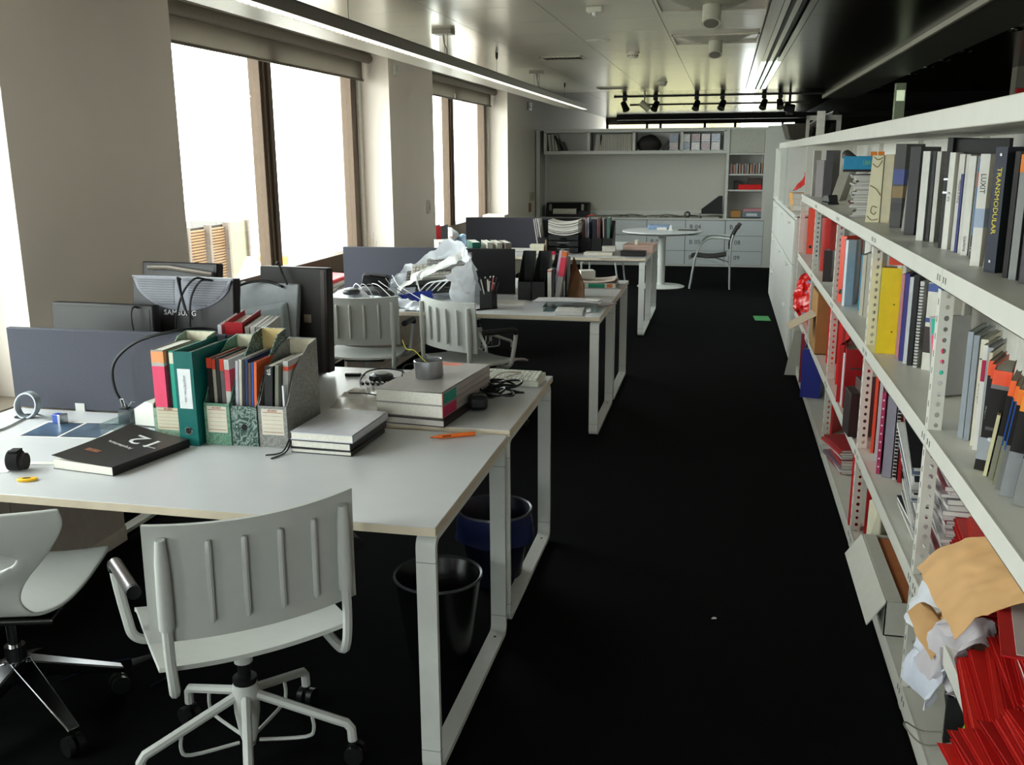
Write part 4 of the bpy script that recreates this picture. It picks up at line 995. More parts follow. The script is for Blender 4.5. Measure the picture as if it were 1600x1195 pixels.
# orange marker, yellow tape, black roll, cable ring
pen = thing('orange_marker', 'orange marker pen lying near the right corner of the nearest desk', 'pen', (-.945, 3.018, DZ+.008), R(29))
MB().tube([(0, 0, 0), (.012, 0, 0), (.02, 0, 0), (.14, 0, 0), (.148, 0, 0)], [.003, .005, .0075, .0075, .006], 12).build('barrel', M((232, 112, 44), .4), pen)
MB().tube([(-.012, 0, 0), (.001, 0, 0)], [.002, .004], 8).build('tip', M((206, 96, 40), .5), pen)
MB().obox((.045, -.0074, .002), (.03, .001, .005)).build('print', M((110, 50, 20), .5), pen, smooth=False)
yt = thing('yellow_tag', 'yellow oval tag with a black slot on the nearest desk', 'tag', (-2.03, 2.362, DZ+.0005), R(20))
MB().prism([(.030*math.cos(R(a)), .015*math.sin(R(a))) for a in range(0, 360, 15)], 'z', 0, .008).build('body', M((236, 186, 30), .4), yt, bevel=.002)
MB().prism([(-.002+.013*math.cos(R(a)), .006*math.sin(R(a))) for a in range(0, 360, 20)], 'z', .007, .0086).build('slot', M((60, 52, 20), .5), yt, smooth=False)
wp = thing('paper_slip', 'white paper slip under the black roll at the left edge of the desk', 'paper', (-2.20, 2.43, DZ+.0008), R(12))
MB().box(-.05, -.03, 0, .05, .09, .0008).box(.05, .05, 0, .16, .08, .0008).build('sheet', PAPER, wp, smooth=False)
br = thing('black_roll', 'fat roll of black webbing on a white slip at the left of the nearest desk', 'roll', (-2.127, 2.445, DZ+.033), R(15))
MB().tube([(-.027, 0, 0), (-.025, 0, 0), (.010, 0, 0), (.012, 0, 0)], [.029, .032, .032, .030], 20).build('roll', M((36, 34, 38), .85), br)
MB().tube([(.0125, 0, -.004), (.027, 0, -.004)], [.027, .026], 18).build('roll', M((42, 38, 40), .85), br)
MB().box(-.02, -.02, .026, .01, .02, .034).build('strap_end', M((30, 28, 30), .85), br, bevel=.002)
cr = thing('cable_coil', 'grey monitor cable coiled into an upright silver ring with a blue plug', 'cable', (-2.535, 3.0, DZ))
m = MB(); P_ = []
for a in range(0, 361, 15): P_.append((.045*math.cos(R(a)), .012*math.sin(R(a)), .047+.045*math.sin(R(a))))
for q in (-.012, -.004, .004, .012): m.tube([(p[0], p[1]+q, p[2]) for p in P_[:-1]], .0045, 6, True)
m.build('coil', M((150, 158, 164), .35, .3), cr)
MB().tube(smooth_path([(.0, -.01, .004), (.03, -.16, .004), (.02, -.30, .004), (.10, -.45, .004), (.18, -.55, .004)]), .0035, 6).build('cable', M((140, 140, 140), .5), cr)
MB().tube(smooth_path([(.03, 0, .015), (.09, -.02, .01), (.14, -.04, .012)]), .004, 6).build('cable', M((90, 94, 98), .5), cr)
MB().obox((.165, -.048, .018), (.032, .03, .034), (0, 0, R(-15))).build('plug', M((50, 74, 150), .4), cr, bevel=.003)
MB().obox((.188, -.054, .018), (.014, .036, .036), (0, 0, R(-15))).build('plug_shell', ALU, cr, bevel=.002)
ph = thing('photo_prints', 'white sheet with two dark blue photographs on the nearest desk', 'prints', (-2.40, 2.76, DZ+.0006), R(6))
MB().box(0, 0, 0, .31, .20, .0008).build('sheet', PAPER, ph, smooth=False)
MB().box(.012, .01, .0008, .15, .185, .0013).build('photo', M((64, 84, 108), .3, var=.5, scale=9), ph, smooth=False)
MB().box(.16, .01, .0008, .30, .19, .0013).build('photo', M((74, 88, 104), .3, var=.4, scale=12), ph, smooth=False)
at = thing('acrylic_tray', 'clear acrylic card tray left of the box files', 'tray', (-2.16, 2.90, DZ+.001), R(-5))
m = MB(); m.box(0, 0, 0, .25, .15, .004); m.box(0, 0, .0, .25, .003, .022); m.box(0, .147, 0, .25, .15, .03); m.box(0, 0, 0, .003, .15, .022); m.box(.247, 0, 0, .25, .15, .022)
m.build('tray', ACRYL, at, smooth=False)
pp = thing('paper_block', 'white papers with a turned corner standing in the acrylic tray', 'papers', (-2.06, 2.965, DZ+.006), R(-5))
MB().prism([(0, 0), (.14, 0), (.15, .075), (.05, .09), (.0, .06)], 'y', 0, .06).build('papers', PAPER, pp, smooth=False)
ac = thing('card_cube', 'small clear card cube with a binder clip on top', 'box', (-2.125, 2.96, DZ+.006), R(-5))
MB().box(0, 0, 0, .05, .05, .055).build('cube', glassmat((190, 196, 196), .2, .1), ac, smooth=False)
m = MB(); m.tube([(.005, .02, .058), (.0, .02, .09), (.012, .02, .09), (.02, .02, .06)], .0015, 6); m.tube([(.03, .02, .06), (.05, .02, .085), (.055, .03, .08)], .0015, 6)
m.build('clip_wire', CHROME, ac)
MB().box(.004, .01, .055, .03, .032, .063).build('clip_body', DARK, ac, bevel=.002)
vc = thing('video_cable', 'black cable looping over the nearest desk screen down to the acrylic tray', 'cable', (0, 0, 0))
MB().tube(smooth_path([(-1.80, 3.45, .98), (-1.87, 3.22, 1.07), (-1.96, 3.12, 1.078), (-2.10, 3.08, 1.04), (-2.19, 3.06, .96), (-2.19, 3.05, .86), (-2.13, 3.03, .79), (-2.12, 3.03, .765)], 8), .006, 8).build('cable', BLACKP, vc)
MB().tube([(-2.13, 3.035, .80), (-2.125, 3.03, .757)], [.009, .010], 10).build('plug', BLACK, vc)

# ------------------------------------------------------------------ desk behind: monitors, books, keyboard
def monitor(label, x, y, w, h, zb, yaw, tilt, shell, back=None, depth=.035, name='monitor', thin=True, base=True):
    mo = thing(name, label, 'monitor', (x, y, DZ+.0005), yaw)
    T = Matrix.Translation((0, 0, zb-DZ)) @ Matrix.Rotation(tilt, 4, 'X')
    mb = MB(T); mb.box(-w/2, 0, 0, w/2, depth, h); so_ = mb.build('housing', shell, mo, bevel=.006)
    b = MB(T); b.box(-w/2+.016, -.0015, .02, w/2-.016, .0, h-.016) if thin else b.box(-w/2+.016, depth, .02, w/2-.016, depth+.0015, h-.016)
    b.build('screen' if thin else 'back_plate', M((34, 32, 31), .4) if thin else M((34, 31, 32), .4), mo, smooth=False)
    if base:
        MB().box(-.03, .02, .006, .03, .045, zb-DZ+.1).build('stand_neck', BLACKP, mo, bevel=.004)
        MB().prism([(.12*math.cos(R(a)), .04+.09*math.sin(R(a))) for a in range(0, 360, 15)], 'z', 0, .012).build('stand_foot', BLACKP, mo, bevel=.002)
    return mo, T
# silver and black back of the middle monitor
mo, T = monitor('monitor seen from behind with a silver grille and white brand lettering', -2.175, 3.50, .485, .36, .855, R(-4), R(-6), M((36, 33, 35), .45), depth=.05, thin=False)
def crescent(u, v):
    x = (u-.5)*.472; top = .357; bot = .357-.135*math.sqrt(max(0, 1-(2*u-1)**2))**1.1
    return (x, -.004-.004*math.sin(math.pi*v), bot+(top-bot)*v)
MB(T).sheet(crescent, 28, 6, .003).build('silver_grille', M((112, 114, 122), .5), mo)
g_ = MB(T)
for i in range(11):
    z = .345-.0098*i; hw = .225*math.sqrt(max(0, 1-((.352-z)/.128)**2))-.012
    if hw > .05: g_.box(-hw, -.0105, z, -.035, -.0075, z+.004); g_.box(.035, -.0105, z, hw, -.0075, z+.004)
g_.build('grille_slot', M((84, 84, 90), .5), mo, smooth=False)
MB(T).box(-.24, -.004, .352, .24, .05, .362).build('top_edge', M((128, 130, 138), .5), mo, smooth=False)
tx = text('SAMSUNG', .031, M((206, 206, 208), .4), mo, (-.005, -.0085, .285-.065), (R(90)-R(6), 0, 0), 'brand_lettering', 1.1)
tx.location = T @ Vector((-.012, -.002, .212)); 
mc = thing('monitor_cables', 'black cables hanging over the back of the silver grilled monitor', 'cable', (-.04, 0, 0))
for pts in ([(-2.13, 3.52, 1.215), (-2.125, 3.49, 1.225), (-2.11, 3.475, 1.19), (-2.09, 3.47, 1.10), (-2.06, 3.47, 1.06)], [(-2.02, 3.53, 1.215), (-2.05, 3.49, 1.222), (-2.10, 3.475, 1.16), (-2.13, 3.465, 1.06), (-2.14, 3.465, .98)], [(-1.98, 3.53, 1.21), (-2.02, 3.49, 1.215), (-2.06, 3.475, 1.15), (-2.07, 3.465, 1.05), (-2.07, 3.465, .98)], [(-2.115, 3.49, 1.222), (-2.105, 3.475, 1.17), (-2.085, 3.47, 1.09)]):
    MB().tube(smooth_path(pts), .0045, 7).build('cable', BLACKP, mc)
mo2, T2 = monitor('low black monitor peeping over the left of the nearest desk screen', -2.495, 3.42, .485, .30, .81, R(-2), R(-4), M((40, 37, 37), .45), depth=.05)
mc2 = thing('thin_cable', 'thin cable hooked over the low black monitor', 'cable', (-.035, 0, 0))
MB().tube(smooth_path([(-2.285, 3.45, 1.10), (-2.29, 3.41, 1.112), (-2.295, 3.395, 1.08), (-2.285, 3.39, 1.0)]), .0045, 7).build('cable', M((60, 58, 58), .4), mc2)
mo3, T3 = monitor('black monitor nearest the window, its top edge showing behind the silver grilled one', -2.41, 3.86, .40, .32, .915, R(-5), R(-8), M((38, 33, 32), .45), depth=.05)
MB(T3).tube([(-.15, -.02, .292), (-.04, -.02, .294), (.19, -.02, .27)], .011, 8).build('screen_handle', M((120, 112, 104), .35, .4), mo3)
mo4, T4 = monitor('pale grey monitor back with a pointed bulge, right of the silver grilled one', -1.955, 3.80, .30, .335, .825, R(-8), R(-10), M((142, 146, 148), .45), depth=.03, thin=False)
MB(T4).add([(-.15, -.02, 0), (.12, -.02, 0), (.09, -.03, .235), (-.15, -.035, .19), (-.15, .0, 0), (.15, .0, 0), (.10, .0, .26), (-.15, .0, .21)],
           [(0, 1, 2, 3), (7, 6, 5, 4), (0, 4, 5, 1), (1, 5, 6, 2), (2, 6, 7, 3), (3, 7, 4, 0)]).build('rear_bulge', M((156, 164, 168), .45), mo4, bevel=.008)
mo5, T5 = monitor('tall black monitor turned upright at the right of the group', -1.835, 3.84, .335, .46, .765, R(-6), R(-3), M((36, 30, 28), .5), depth=.055, thin=False, base=False)
MB(T5).box(.05, -.0025, .22, .085, 0, .255).build('rating_label', M((120, 108, 92), .6), mo5, smooth=False)
MB(T5).box(.135, -.002, .0, .155, .0, .45).build('side_trim', M((70, 58, 54), .4), mo5, bevel=.002)
MB().tube(smooth_path([(-.06, -.006, .49), (-.055, .0, .495), (-.03, -.015, .45), (-.01, -.012, .40)]), .005, 7).build('cable', BLACKP, mo5)
MB().box(-.1, -.03, 0, .1, .1, .014).build('stand_foot', BLACKP, mo5, bevel=.003)
mc3 = thing('black_cable', 'black cable arching over the pale grey monitor', 'cable', (0, 0, 0))
MB().tube(smooth_path([(-2.09, 3.82, 1.145), (-2.03, 3.84, 1.165), (-1.96, 3.85, 1.17), (-1.90, 3.85, 1.155), (-1.87, 3.83, 1.15)]), .006, 7).build('cable', BLACKP, mc3)
# files standing behind the screen
rbn = lever('dark red box binder whose top shows behind the row of box files', -1.80, 3.19, DZ, -14, .065, .345, .30, (168, 24, 36), ring=False)
for i, (c, lb) in enumerate((((150, 140, 128), 'grey brown magazine standing right of the dark red binder'), ((190, 186, 180), 'pale magazine standing second from the dark red binder'), ((130, 124, 118), 'taupe magazine standing third from the dark red binder'), ((200, 200, 198), 'white magazine standing fourth from the dark red binder'))):
    inmag(lb, -1.725+.022*i, 3.20, .016, .325, c, th=-14, d=.27)
inmag('white magazine standing left of the dark red binder', -1.83, 3.19, .014, .33, (206, 204, 214), th=-14, d=.28)
sb = thing('striped_bag', 'clear wrapped papers with a striped spiral edge on the rear desk', 'papers', (-1.42, 3.20, DZ+.001), R(4))
def fn(u, v): return (.30*u-.03*v, .45*v, .012+.012*math.sin(u*5+v*4))
MB().sheet(crumple(fn, 18, 18, .006, 14, 5), 18, 18, .004).build('wrapping', M((168, 163, 155), .3, var=.08), sb)
m = MB()
for i in range(13): m.obox((.0+.022*i, .46, .018), (.010, .035, .012), (0, 0, R(30)))
m.build('striped_edge', M((60, 58, 58), .4), sb, smooth=False)
MB().tube(smooth_path([(.02, .22, .035), (.1, .2, .04), (.18, .17, .038), (.25, .19, .03)]), .003, 6).build('cord', M((90, 86, 82), .5), sb)
mp = thing('round_device', 'round black device with a grey top and coiled lead on the rear desk', 'device', (-1.415, 3.79, DZ+.0005))
MB().lathe([(0, 0), (.048, 0), (.054, .012), (.05, .026), (.036, .032), (0, .032)], 24).build('body', BLACKP, mp)
MB().lathe([(0, .031), (.032, .031), (.03, .036), (0, .037)], 20).build('top_dial', M((120, 120, 124), .4), mp)
MB().tube(smooth_path([(.05, 0, .01), (.09, .02, .02), (.07, .07, .03), (-.02, .08, .035), (-.075, .03, .03), (-.08, -.04, .01), (-.06, -.09, .004)], 8), .0035, 6).build('lead', BLACK, mp)
usb = thing('usb_stick', 'small black stick beside the darker end of the screen', 'stick', (-1.60, 3.83, DZ+.001), R(8))
MB().box(0, 0, 0, .07, .02, .014).build('body', BLACKP, usb, bevel=.003)
MB().box(.07, .004, .003, .09, .016, .011).build('connector', ALU, usb, smooth=False)
# stack of thick catalogues with the metal cup
flat_book('black and white catalogue with a red corner under the thick pair', -1.20, 3.165, DZ, .26, .50, .026, (60, 46, 46), R(-6), pagecol=M((196, 192, 186), .7))
for i, (z, lb) in enumerate(((DZ+.0265, 'thick cream paged catalogue with a crimson tab, lower of the pair'), (DZ+.0735, 'thick cream paged catalogue with a teal tab, upper of the pair'))):
    b = flat_book(lb, -1.215, 3.185, z, .265, .50, .0465, (158, 152, 148), R(-6), name='catalogue', curl=.0 if not i else .006)
    MB().box(.2645, .01, .004, .2660, .13, .042).build('index_tab', M([(176, 30, 80), (20, 136, 116)][i], .5), b, smooth=False)
    MB().box(.2642, .0, .001, .2655, .012, .045).build('spine_edge', M((196, 70, 56), .5), b, smooth=False)
    MB().box(.2646, .13, .02, .2656, .49, .024).build('spine_line', M((150, 138, 134), .5), b, smooth=False)
    if i: MB().box(.01, .44, .0466, .25, .49, .0474).build('cover_band', M((226, 120, 96), .5), b, smooth=False)
cu = thing('metal_cup', 'brushed metal lamp ring with a yellow wire on top of the catalogues', 'cup', (-1.075, 3.40, DZ+.1215), R(10), None, R(-3))
MB().lathe([(.030, .004), (.052, 0), (.055, .004), (.055, .066), (.052, .068), (.050, .066), (.050, .012), (.030, .004)], 32, cap=False).build('ring', M((168, 170, 174), .35, .85), cu)
MB().lathe([(0, .014), (.045, .014), (.04, .045), (0, .05)], 20).build('inner_core', BLACKP, cu)
MB().tube(smooth_path([(.0, 0, .05), (-.03, .02, .075), (-.055, .03, .10), (-.085, .04, .105), (-.10, .05, .14)]), .0022, 6).build('yellow_wire', M((186, 176, 80), .5), cu)
MB().tube(smooth_path([(-.055, -.02, .06), (-.09, -.02, .05), (-.10, -.03, .012)]), .002, 6).build('black_wire', BLACK, cu)
kb = thing('keyboard', 'small off-white keyboard at the far right corner of the rear desk', 'keyboard', (-1.00, 3.80, DZ+.0008), R(-2))
KB = M((196, 196, 184), .5)
MB().prism([(0, 0), (.15, 0), (.15, .034), (.0, .022)], 'x', 0, .275).build('body', KB, kb, bevel=.004)
m = MB()
for r_ in range(5):
    for c_ in range(14):
        y = .018+.025*r_; m.box(.012+.018*c_, y, .02+.08*y, .027+.018*c_, y+.02, .031+.08*y)
m.build('keycaps', M((204, 204, 194), .5), kb, smooth=False, kind='stuff')
cp = thing('cable_pile', 'tangle of black power leads before the keyboard', 'cable', (-.86, 3.60, DZ+.006))
rnd = random.Random(3)
for i in range(9):
    c0 = (rnd.uniform(-.12, .06), rnd.uniform(-.05, .10)); r0 = rnd.uniform(.035, .06); zz = rnd.uniform(0, .03)
    MB().tube([(c0[0]+r0*1.5*math.cos(R(a)), c0[1]+r0*math.sin(R(a)), zz+.008*math.sin(R(a*2)+i)+.008) for a in range(0, 360, 20)], .0048, 6, True).build('lead', BLACKP, cp)
for q in ((-.07, .05), (-.10, .10), (-.02, .02)): MB().obox((q[0], q[1], .018), (.045, .03, .03), (.2, .1, q[0]*9)).build('plug', BLACK, cp, bevel=.006)
MB().tube(smooth_path([(-.06, .12, .03), (-.02, .2, .05), (.05, .24, .045), (.03, .19, .045), (.0, .16, .04)]), .0035, 6).build('pale_lead', M((176, 164, 156), .5), cp)
ad = thing('power_adapter', 'black lumpy power adapter at the front of the cable tangle', 'adapter', (-.885, 3.40, DZ+.032), R(20))
MB().obox((0, 0, 0), (.075, .065, .058)).build('body', BLACKP, ad, bevel=.016)
MB().obox((.0, 0, .030), (.04, .03, .004)).build('label', M((60, 60, 62), .5), ad, smooth=False)

# under the nearest desk
def bin_(label, x, y, col, liner=False, z=0):
    b = thing('waste_bin', label, 'bin', (x, y, 0))
    MB().lathe([(0, .004), (.10, .004), (.105, 0), (.148, .30), (.152, .305), (.150, .31), (.144, .302), (.10, .01), (0, .01)], 36).build('bucket', col, b)
    MB().lathe([(.147, .298), (.154, .303), (.152, .312), (.145, .308), (.147, .298)], 36, cap=False).build('rim', M((70, 72, 76), .3, .3), b)
    if liner: MB().sheet(crumple(lambda u, v: ((.15+.012*v)*math.cos(6.2832*u), (.15+.012*v)*math.sin(6.2832*u), .31-.12*v), 30, 5, .008, 20, 1), 30, 5).build('liner', M((28, 36, 74), .3), b)
bin_('black waste bin under the nearest desk behind its front leg', -.905, 2.90, M((17, 17, 18), .25))
bin_('dark blue lined waste bin under the second desk', -.86, 3.55, M((24, 28, 50), .4), True)
scrap = thing('paper_scrap', 'tiny white paper scrap on the black carpet', 'scrap', (.02, 2.98+.38, .001), 0)
MB().prism([(0, 0), (.018, .002), (.02, .012), (.008, .016)], 'z', 0, .002).build('scrap', PAPER, scrap, smooth=False)
gt = thing('green_strip', 'small green strip on the carpet beside the far end of the shelving', 'strip', (.37, 10.2, .001), R(3))
MB().box(0, 0, 0, .16, .30, .002).build('strip', M((60, 150, 80), .6), gt, smooth=False)
bc = thing('blue_cable', 'thin dark blue cable curving on the carpet by the shell chair', 'cable', (0, 0, 0))
MB().tube(smooth_path([(-2.10, 2.47, .004), (-2.0, 2.62, .004), (-1.86, 2.66, .004), (-1.76, 2.60, .004), (-1.78, 2.50, .004)]), .003, 6).build('cable', M((24, 34, 60), .5), bc)

# ================================================================== MIDDLE DESK PAIR
bag = thing('plastic_bag', 'big open white plastic bag of old keyboards and cables on the middle desk', 'bag', (-2.05, 6.22, DZ+.001))
FILM = translucent((236, 240, 246), .14, .25, .10)
def rear_wall(u, v):
    x = -.36+.80*u; top = .02+.36*math.sin(math.pi*min(1, u*.62+.06))**1.6+.02
    top = .10+.30*max(0, min(1, (u-.12)/.62))**1.1-.20*max(0, (u-.86)/.14)
    return (x, .17-.06*v-.10*u*v, top*v)
MB().sheet(crumple(rear_wall, 64, 26, .034, 10, 2.2), 64, 26).build('film', FILM, bag)
def right_side(u, v):
    a = -1.5+2.6*u
    return (.29+.16*math.cos(a*.9)*(1-.25*v), -.10+.20*math.sin(a*.75), .30*v*(1-.55*max(0, .5-u)))
MB().sheet(crumple(right_side, 44, 30, .030, 12, 6.1), 44, 30).build('film', FILM, bag)
def collar(u, v): return (.36-.46*u**1.4+.03*math.sin(u*7), -.04-.14*u+.05*v, .32-.27*u+.09*v*(1-.6*u))
MB().sheet(crumple(collar, 36, 10, .022, 14, 8.8), 36, 10, .002).build('film', M((216, 216, 214), .4), bag)
MB().sheet(crumple(lambda u, v: (-.36+.12*u, -.05+.2*v, .10+.03*math.sin(u*5)-.06*u), 12, 12, .03, 18, 4), 12, 12).build('film', FILM, bag)
MB().sheet(crumple(lambda u, v: (-.18+.36*u, -.20-.02*v+.03*u, .005+.055*v*(.4+u)), 22, 8, .012, 14, 3), 22, 8, .002).build('blue_print', M((34, 54, 140), .35), bag)
kbs = thing('old_keyboards', 'stack of grey and black keyboards inside the plastic bag', 'keyboards', (-1.86, 6.28, DZ+.10), R(8), None, R(-4), R(30))
for i, (c, x, y, z) in enumerate((((60, 58, 56), -.05, -.04, .0), ((66, 64, 60), -.12, .0, .035), ((150, 146, 136), -.08, .03, .065), ((112, 110, 106), .03, .08, .10))):
    k = MB().box(x-.14, y-.07, z, x+.17, y+.09, z+.025).build('keyboard', M(c, .5), kbs, bevel=.004)
    m = MB()
    for r_ in range(4):
        for q in range(12): m.box(x-.13+.024*q, y-.055+.033*r_, z+.025, x-.111+.024*q, y-.03+.033*r_, z+.032)
    m.build('keycaps', M([min(255, v+14) for v in c], .5), k, smooth=False, kind='stuff')
psu = thing('black_adapter', 'boxy black power supply at the mouth of the plastic bag', 'adapter', (-2.32, 6.17, DZ+.075), R(12), None, R(8))
MB().box(-.09, -.06, 0, .09, .08, .085).build('body', BLACKP, psu, bevel=.008)
MB().box(-.05, -.062, .085, .07, .06, .092).build('top_plate', M((46, 44, 44), .4), psu, bevel=.003)
ph2 = thing('desk_phone', 'dark handset lying under the cables in front of the plastic bag', 'phone', (-2.29, 6.03, DZ+.015), R(-16))
MB().tube(smooth_path([(-.13, 0, .02), (-.08, 0, .05), (.05, .0, .055), (.15, .02, .03)]), [.028]*6+[.032]*6+[.03]*7, 10).build('handset', M((40, 39, 40), .4), ph2)
wcb = thing('loose_cables', 'thin white and grey cables spilling from the plastic bag', 'cable', (0, 0, 0))
rnd = random.Random(5)
for i in range(7):
    x = -2.42+.05*i; MB().tube(smooth_path([(x-.05, 6.10, .80+.02*i), (x+.02, 6.0, .87), (x+.08, 5.95, .85), (x+.13+.02*i, 5.90, .77)]), .003, 6).build('cable', M([(206, 206, 206), (150, 150, 150), (70, 70, 70)][i % 3], .5), wcb)
for i in range(4):
    MB().tube(smooth_path([(-1.98+.04*i, 6.12, .82), (-1.90+.05*i, 6.06, .88+.01*i), (-1.80+.03*i, 6.05, .90), (-1.74+.02*i, 6.08, .93)]), .0045, 6).build('cable', M((212, 212, 214), .5), wcb)
MB().tube(smooth_path([(-2.00, 6.10, .86), (-1.995, 6.08, .92), (-1.98, 6.07, .86), (-1.96, 6.05, .81)]), .005, 6).build('cable', M((214, 214, 214), .5), wcb)
for i, (x, y, z, sx, sy, sz, lb) in enumerate(((-2.37, 5.83, .755, .34, .22, .10, 'white crumpled plastic bag with a dark tool behind the left swivel chair'), (-2.02, 5.83, .752, .26, .14, .05, 'white crumpled paper by the blue print of the plastic bag'), (-1.86, 5.72, .752, .16, .12, .035, 'white paper scrap hanging off the front of the middle desk'))):
    p = thing(['white_bag', 'white_paper', 'paper_scrap'][i], lb, 'bag' if i == 0 else 'paper', (x, y, z))
    def fn(u, v, sx=sx, sy=sy, sz=sz): return (sx*(u-.5), sy*(v-.5), sz*math.sin(math.pi*u)**.7*math.sin(math.pi*v)**.7+.004)
    MB().sheet(crumple(fn, 22, 16, .022, 16, i*2.7), 22, 16).build('film', M((216, 220, 230), .5, var=.02), p)
tl = thing('dark_tool', 'dark oval tool lying on the small white plastic bag', 'tool', (-2.33, 5.75, DZ+.085))
MB().lathe([(0, 0), (.05, .004), (.06, .02), (.045, .036), (0, .04)], 20).build('body', M((60, 62, 66), .4), tl)
pc = thing('pencil_cup', 'square black pencil cup on the middle desk', 'cup', (-1.45, 5.88, DZ+.0005), R(-10))
m = MB(); m.box(-.042, -.042, 0, .042, .042, .006)
for a, b_, c_, d_ in ((-.042, -.042, .042, -.039), (-.042, .039, .042, .042), (-.042, -.039, -.039, .039), (.039, -.039, .042, .039)): m.box(a, b_, .006, c_, d_, .115)
m.build('cup', M((26, 25, 26), .45), pc, smooth=False)
pen_cols = [((30, 28, 28), 'black'), ((196, 194, 186), 'white'), ((120, 116, 110), 'grey'), ((34, 32, 32), 'dark'), ((150, 40, 40), 'red'), ((176, 150, 120), 'wooden')]
for i in range(14):
    a = rnd.uniform(0, 6.28); r = rnd.uniform(.005, .030); c, nm = pen_cols[i % 6]; L = rnd.uniform(.14, .20) if i else .25
    p = thing('pen', nm+' pen or pencil standing in the square black pencil cup', 'pen', (-1.45+.4*r*math.cos(a), 5.88+.4*r*math.sin(a), DZ+.008), 0, 'pens in the black pencil cup')
    MB().tube([(0, 0, 0), (r*1.6*math.cos(a)*L/.115, r*1.2*math.sin(a)*L/.115, L*.985)], .004, 8).build('barrel', M(c, .4), p)
    MB().tube([(r*1.6*math.cos(a)*L/.115*.97, r*1.2*math.sin(a)*L/.115*.97, L*.955), (r*1.6*math.cos(a)*L/.115, r*1.2*math.sin(a)*L/.115, L)], .0046, 8).build('cap', M((40, 38, 38) if i % 2 else (206, 204, 198), .4), p)
lp = thing('black_pen', 'black pen lying on the desk before the pencil cup', 'pen', (-1.505, 5.765, DZ+.006), R(44))
MB().tube([(0, 0, 0), (.01, 0, 0), (.15, 0, 0), (.16, 0, 0)], [.002, .0055, .0055, .004], 10).build('barrel', BLACKP, lp)
MB().tube([(.1, .0, .005), (.158, 0, .006)], .002, 6).build('clip', DARK, lp)
sheet = thing('paper_sheet', 'white paper sheet on the middle desk before the black file holders', 'paper', (-1.49, 6.0, DZ+.0006), R(6))
MB().box(0, 0, 0, .24, .25, .0008).build('sheet', PAPER, sheet, smooth=False)
def holder(label, x, y, z, w, d, h, hf, col, rz, group=None, name='magazine_holder'):
    b = thing(name, label, 'file', (x, y, z+.0005), rz, group); t = .003
    side = [(0, 0), (d, 0), (d, h), (d*.9, h), (.0, hf)]
    MB().prism(side, 'x', 0, t).prism(side, 'x', w-t, w).build('side_panel', col, b, smooth=False)
    MB().box(t, 0, 0, w-t, t, hf).build('front_panel', col, b, smooth=False)
    MB().box(t, d-t, 0, w-t, d, h).build('back_panel', col, b, smooth=False); MB().box(t, t, 0, w-t, d-t, t).build('bottom_panel', col, b, smooth=False)
    return b
HB = M((30, 30, 31), .42)
holder('empty black file holder, left of the pair by the pencil cup', -1.338, 6.26, DZ, .088, .25, .31, .125, HB, R(2))
holder('empty black file holder, right of the pair by the pencil cup', -1.245, 6.27, DZ, .088, .25, .31, .125, HB, R(-2))
holder('third black file holder peeking behind the white and red magazines', -1.13, 6.40, DZ, .06, .1, .29, .2, HB, R(-6))
inmag('white magazine with a red line, right of the black file holders', -1.142, 6.30, .026, .205, (206, 200, 192), [(.93, .96, (190, 60, 50))], z=DZ, d=.16)
inmag('slim black and white magazine beside the red lined one', -1.112, 6.31, .014, .20, (70, 66, 66), z=DZ, d=.16)
inmag('magazine with orange head and pink band leaning between the middle desks', -1.10, 6.33, .034, .325, (156, 154, 150), [(.90, 1, (216, 116, 60)), (.48, .88, (214, 58, 82))], lean=R(9), z=DZ, d=.1)
inmag('lilac white magazine leaning against the pink banded one', -1.122, 6.36, .016, .33, (176, 176, 196), lean=R(9), z=DZ, d=.1)
fo = thing('brown_binder', 'dark brown binder standing spread like a tent on the middle desk', 'binder', (-1.03, 6.42, DZ+.0005), R(-8))
BRN = M((92, 66, 44), .35, var=.3, scale=8)
MB().add([(0, 0, 0), (.15, -.10, 0), (.135, -.05, .10), (.03, .05, .275), (.005, .005, 0), (.155, -.095, 0), (.14, -.045, .10), (.035, .055, .275)],
         [(0, 1, 2, 3), (7, 6, 5, 4), (0, 4, 5, 1), (1, 5, 6, 2), (2, 6, 7, 3), (3, 7, 4, 0)]).build('front_cover', BRN, fo, smooth=False)
MB().box(-.022, .02, 0, -.004, .10, .275).build('spine', M((46, 36, 32), .4), fo, bevel=.002)
gtr = thing('clear_tray', 'clear plastic tray with glass clips at the right of the middle desk', 'tray', (-1.08, 5.80, DZ+.001), R(4))
m = MB(); m.box(0, 0, 0, .33, .20, .004); m.box(0, 0, .03, .33, .20, .034); m.box(0, 0, 0, .004, .2, .03); m.box(.326, 0, 0, .33, .2, .03)
m.build('tray', ACRYL, gtr, smooth=False)
for q in (.20, .27): MB().box(q, -.008, .005, q+.03, .02, .03).build('clip', glassmat((235, 235, 235), .35, .08), gtr, smooth=False)
pp2 = thing('newspaper', 'printed sheets lying across the clear tray', 'papers', (-1.18, 5.98, DZ+.036), R(-3))
MB().sheet(lambda u, v: (.44*u, .16*v, .004+.006*math.sin(u*3)), 14, 6, .003).build('sheet', M((190, 188, 190), .6, var=.12, scale=40), pp2)
MB().box(.33, .02, .0105, .42, .13, .0115).build('white_print', PAPER, pp2, smooth=False)
wl2 = thing('flat_carton', 'flat white carton at the front right of the middle desk', 'lid', (-.985, 5.685, DZ+.0008), R(3))
MB().box(0, 0, 0, .17, .17, .026).build('body', M((206, 206, 202), .5), wl2, bevel=.002)
MB().box(.01, .01, .026, .16, .16, .0275).build('top_sheet', M((190, 186, 180), .6), wl2, smooth=False)
csh = thing('grey_envelope', 'thin grey envelope under the brown binder', 'envelope', (-.95, 6.15, DZ+.0008), R(-25))
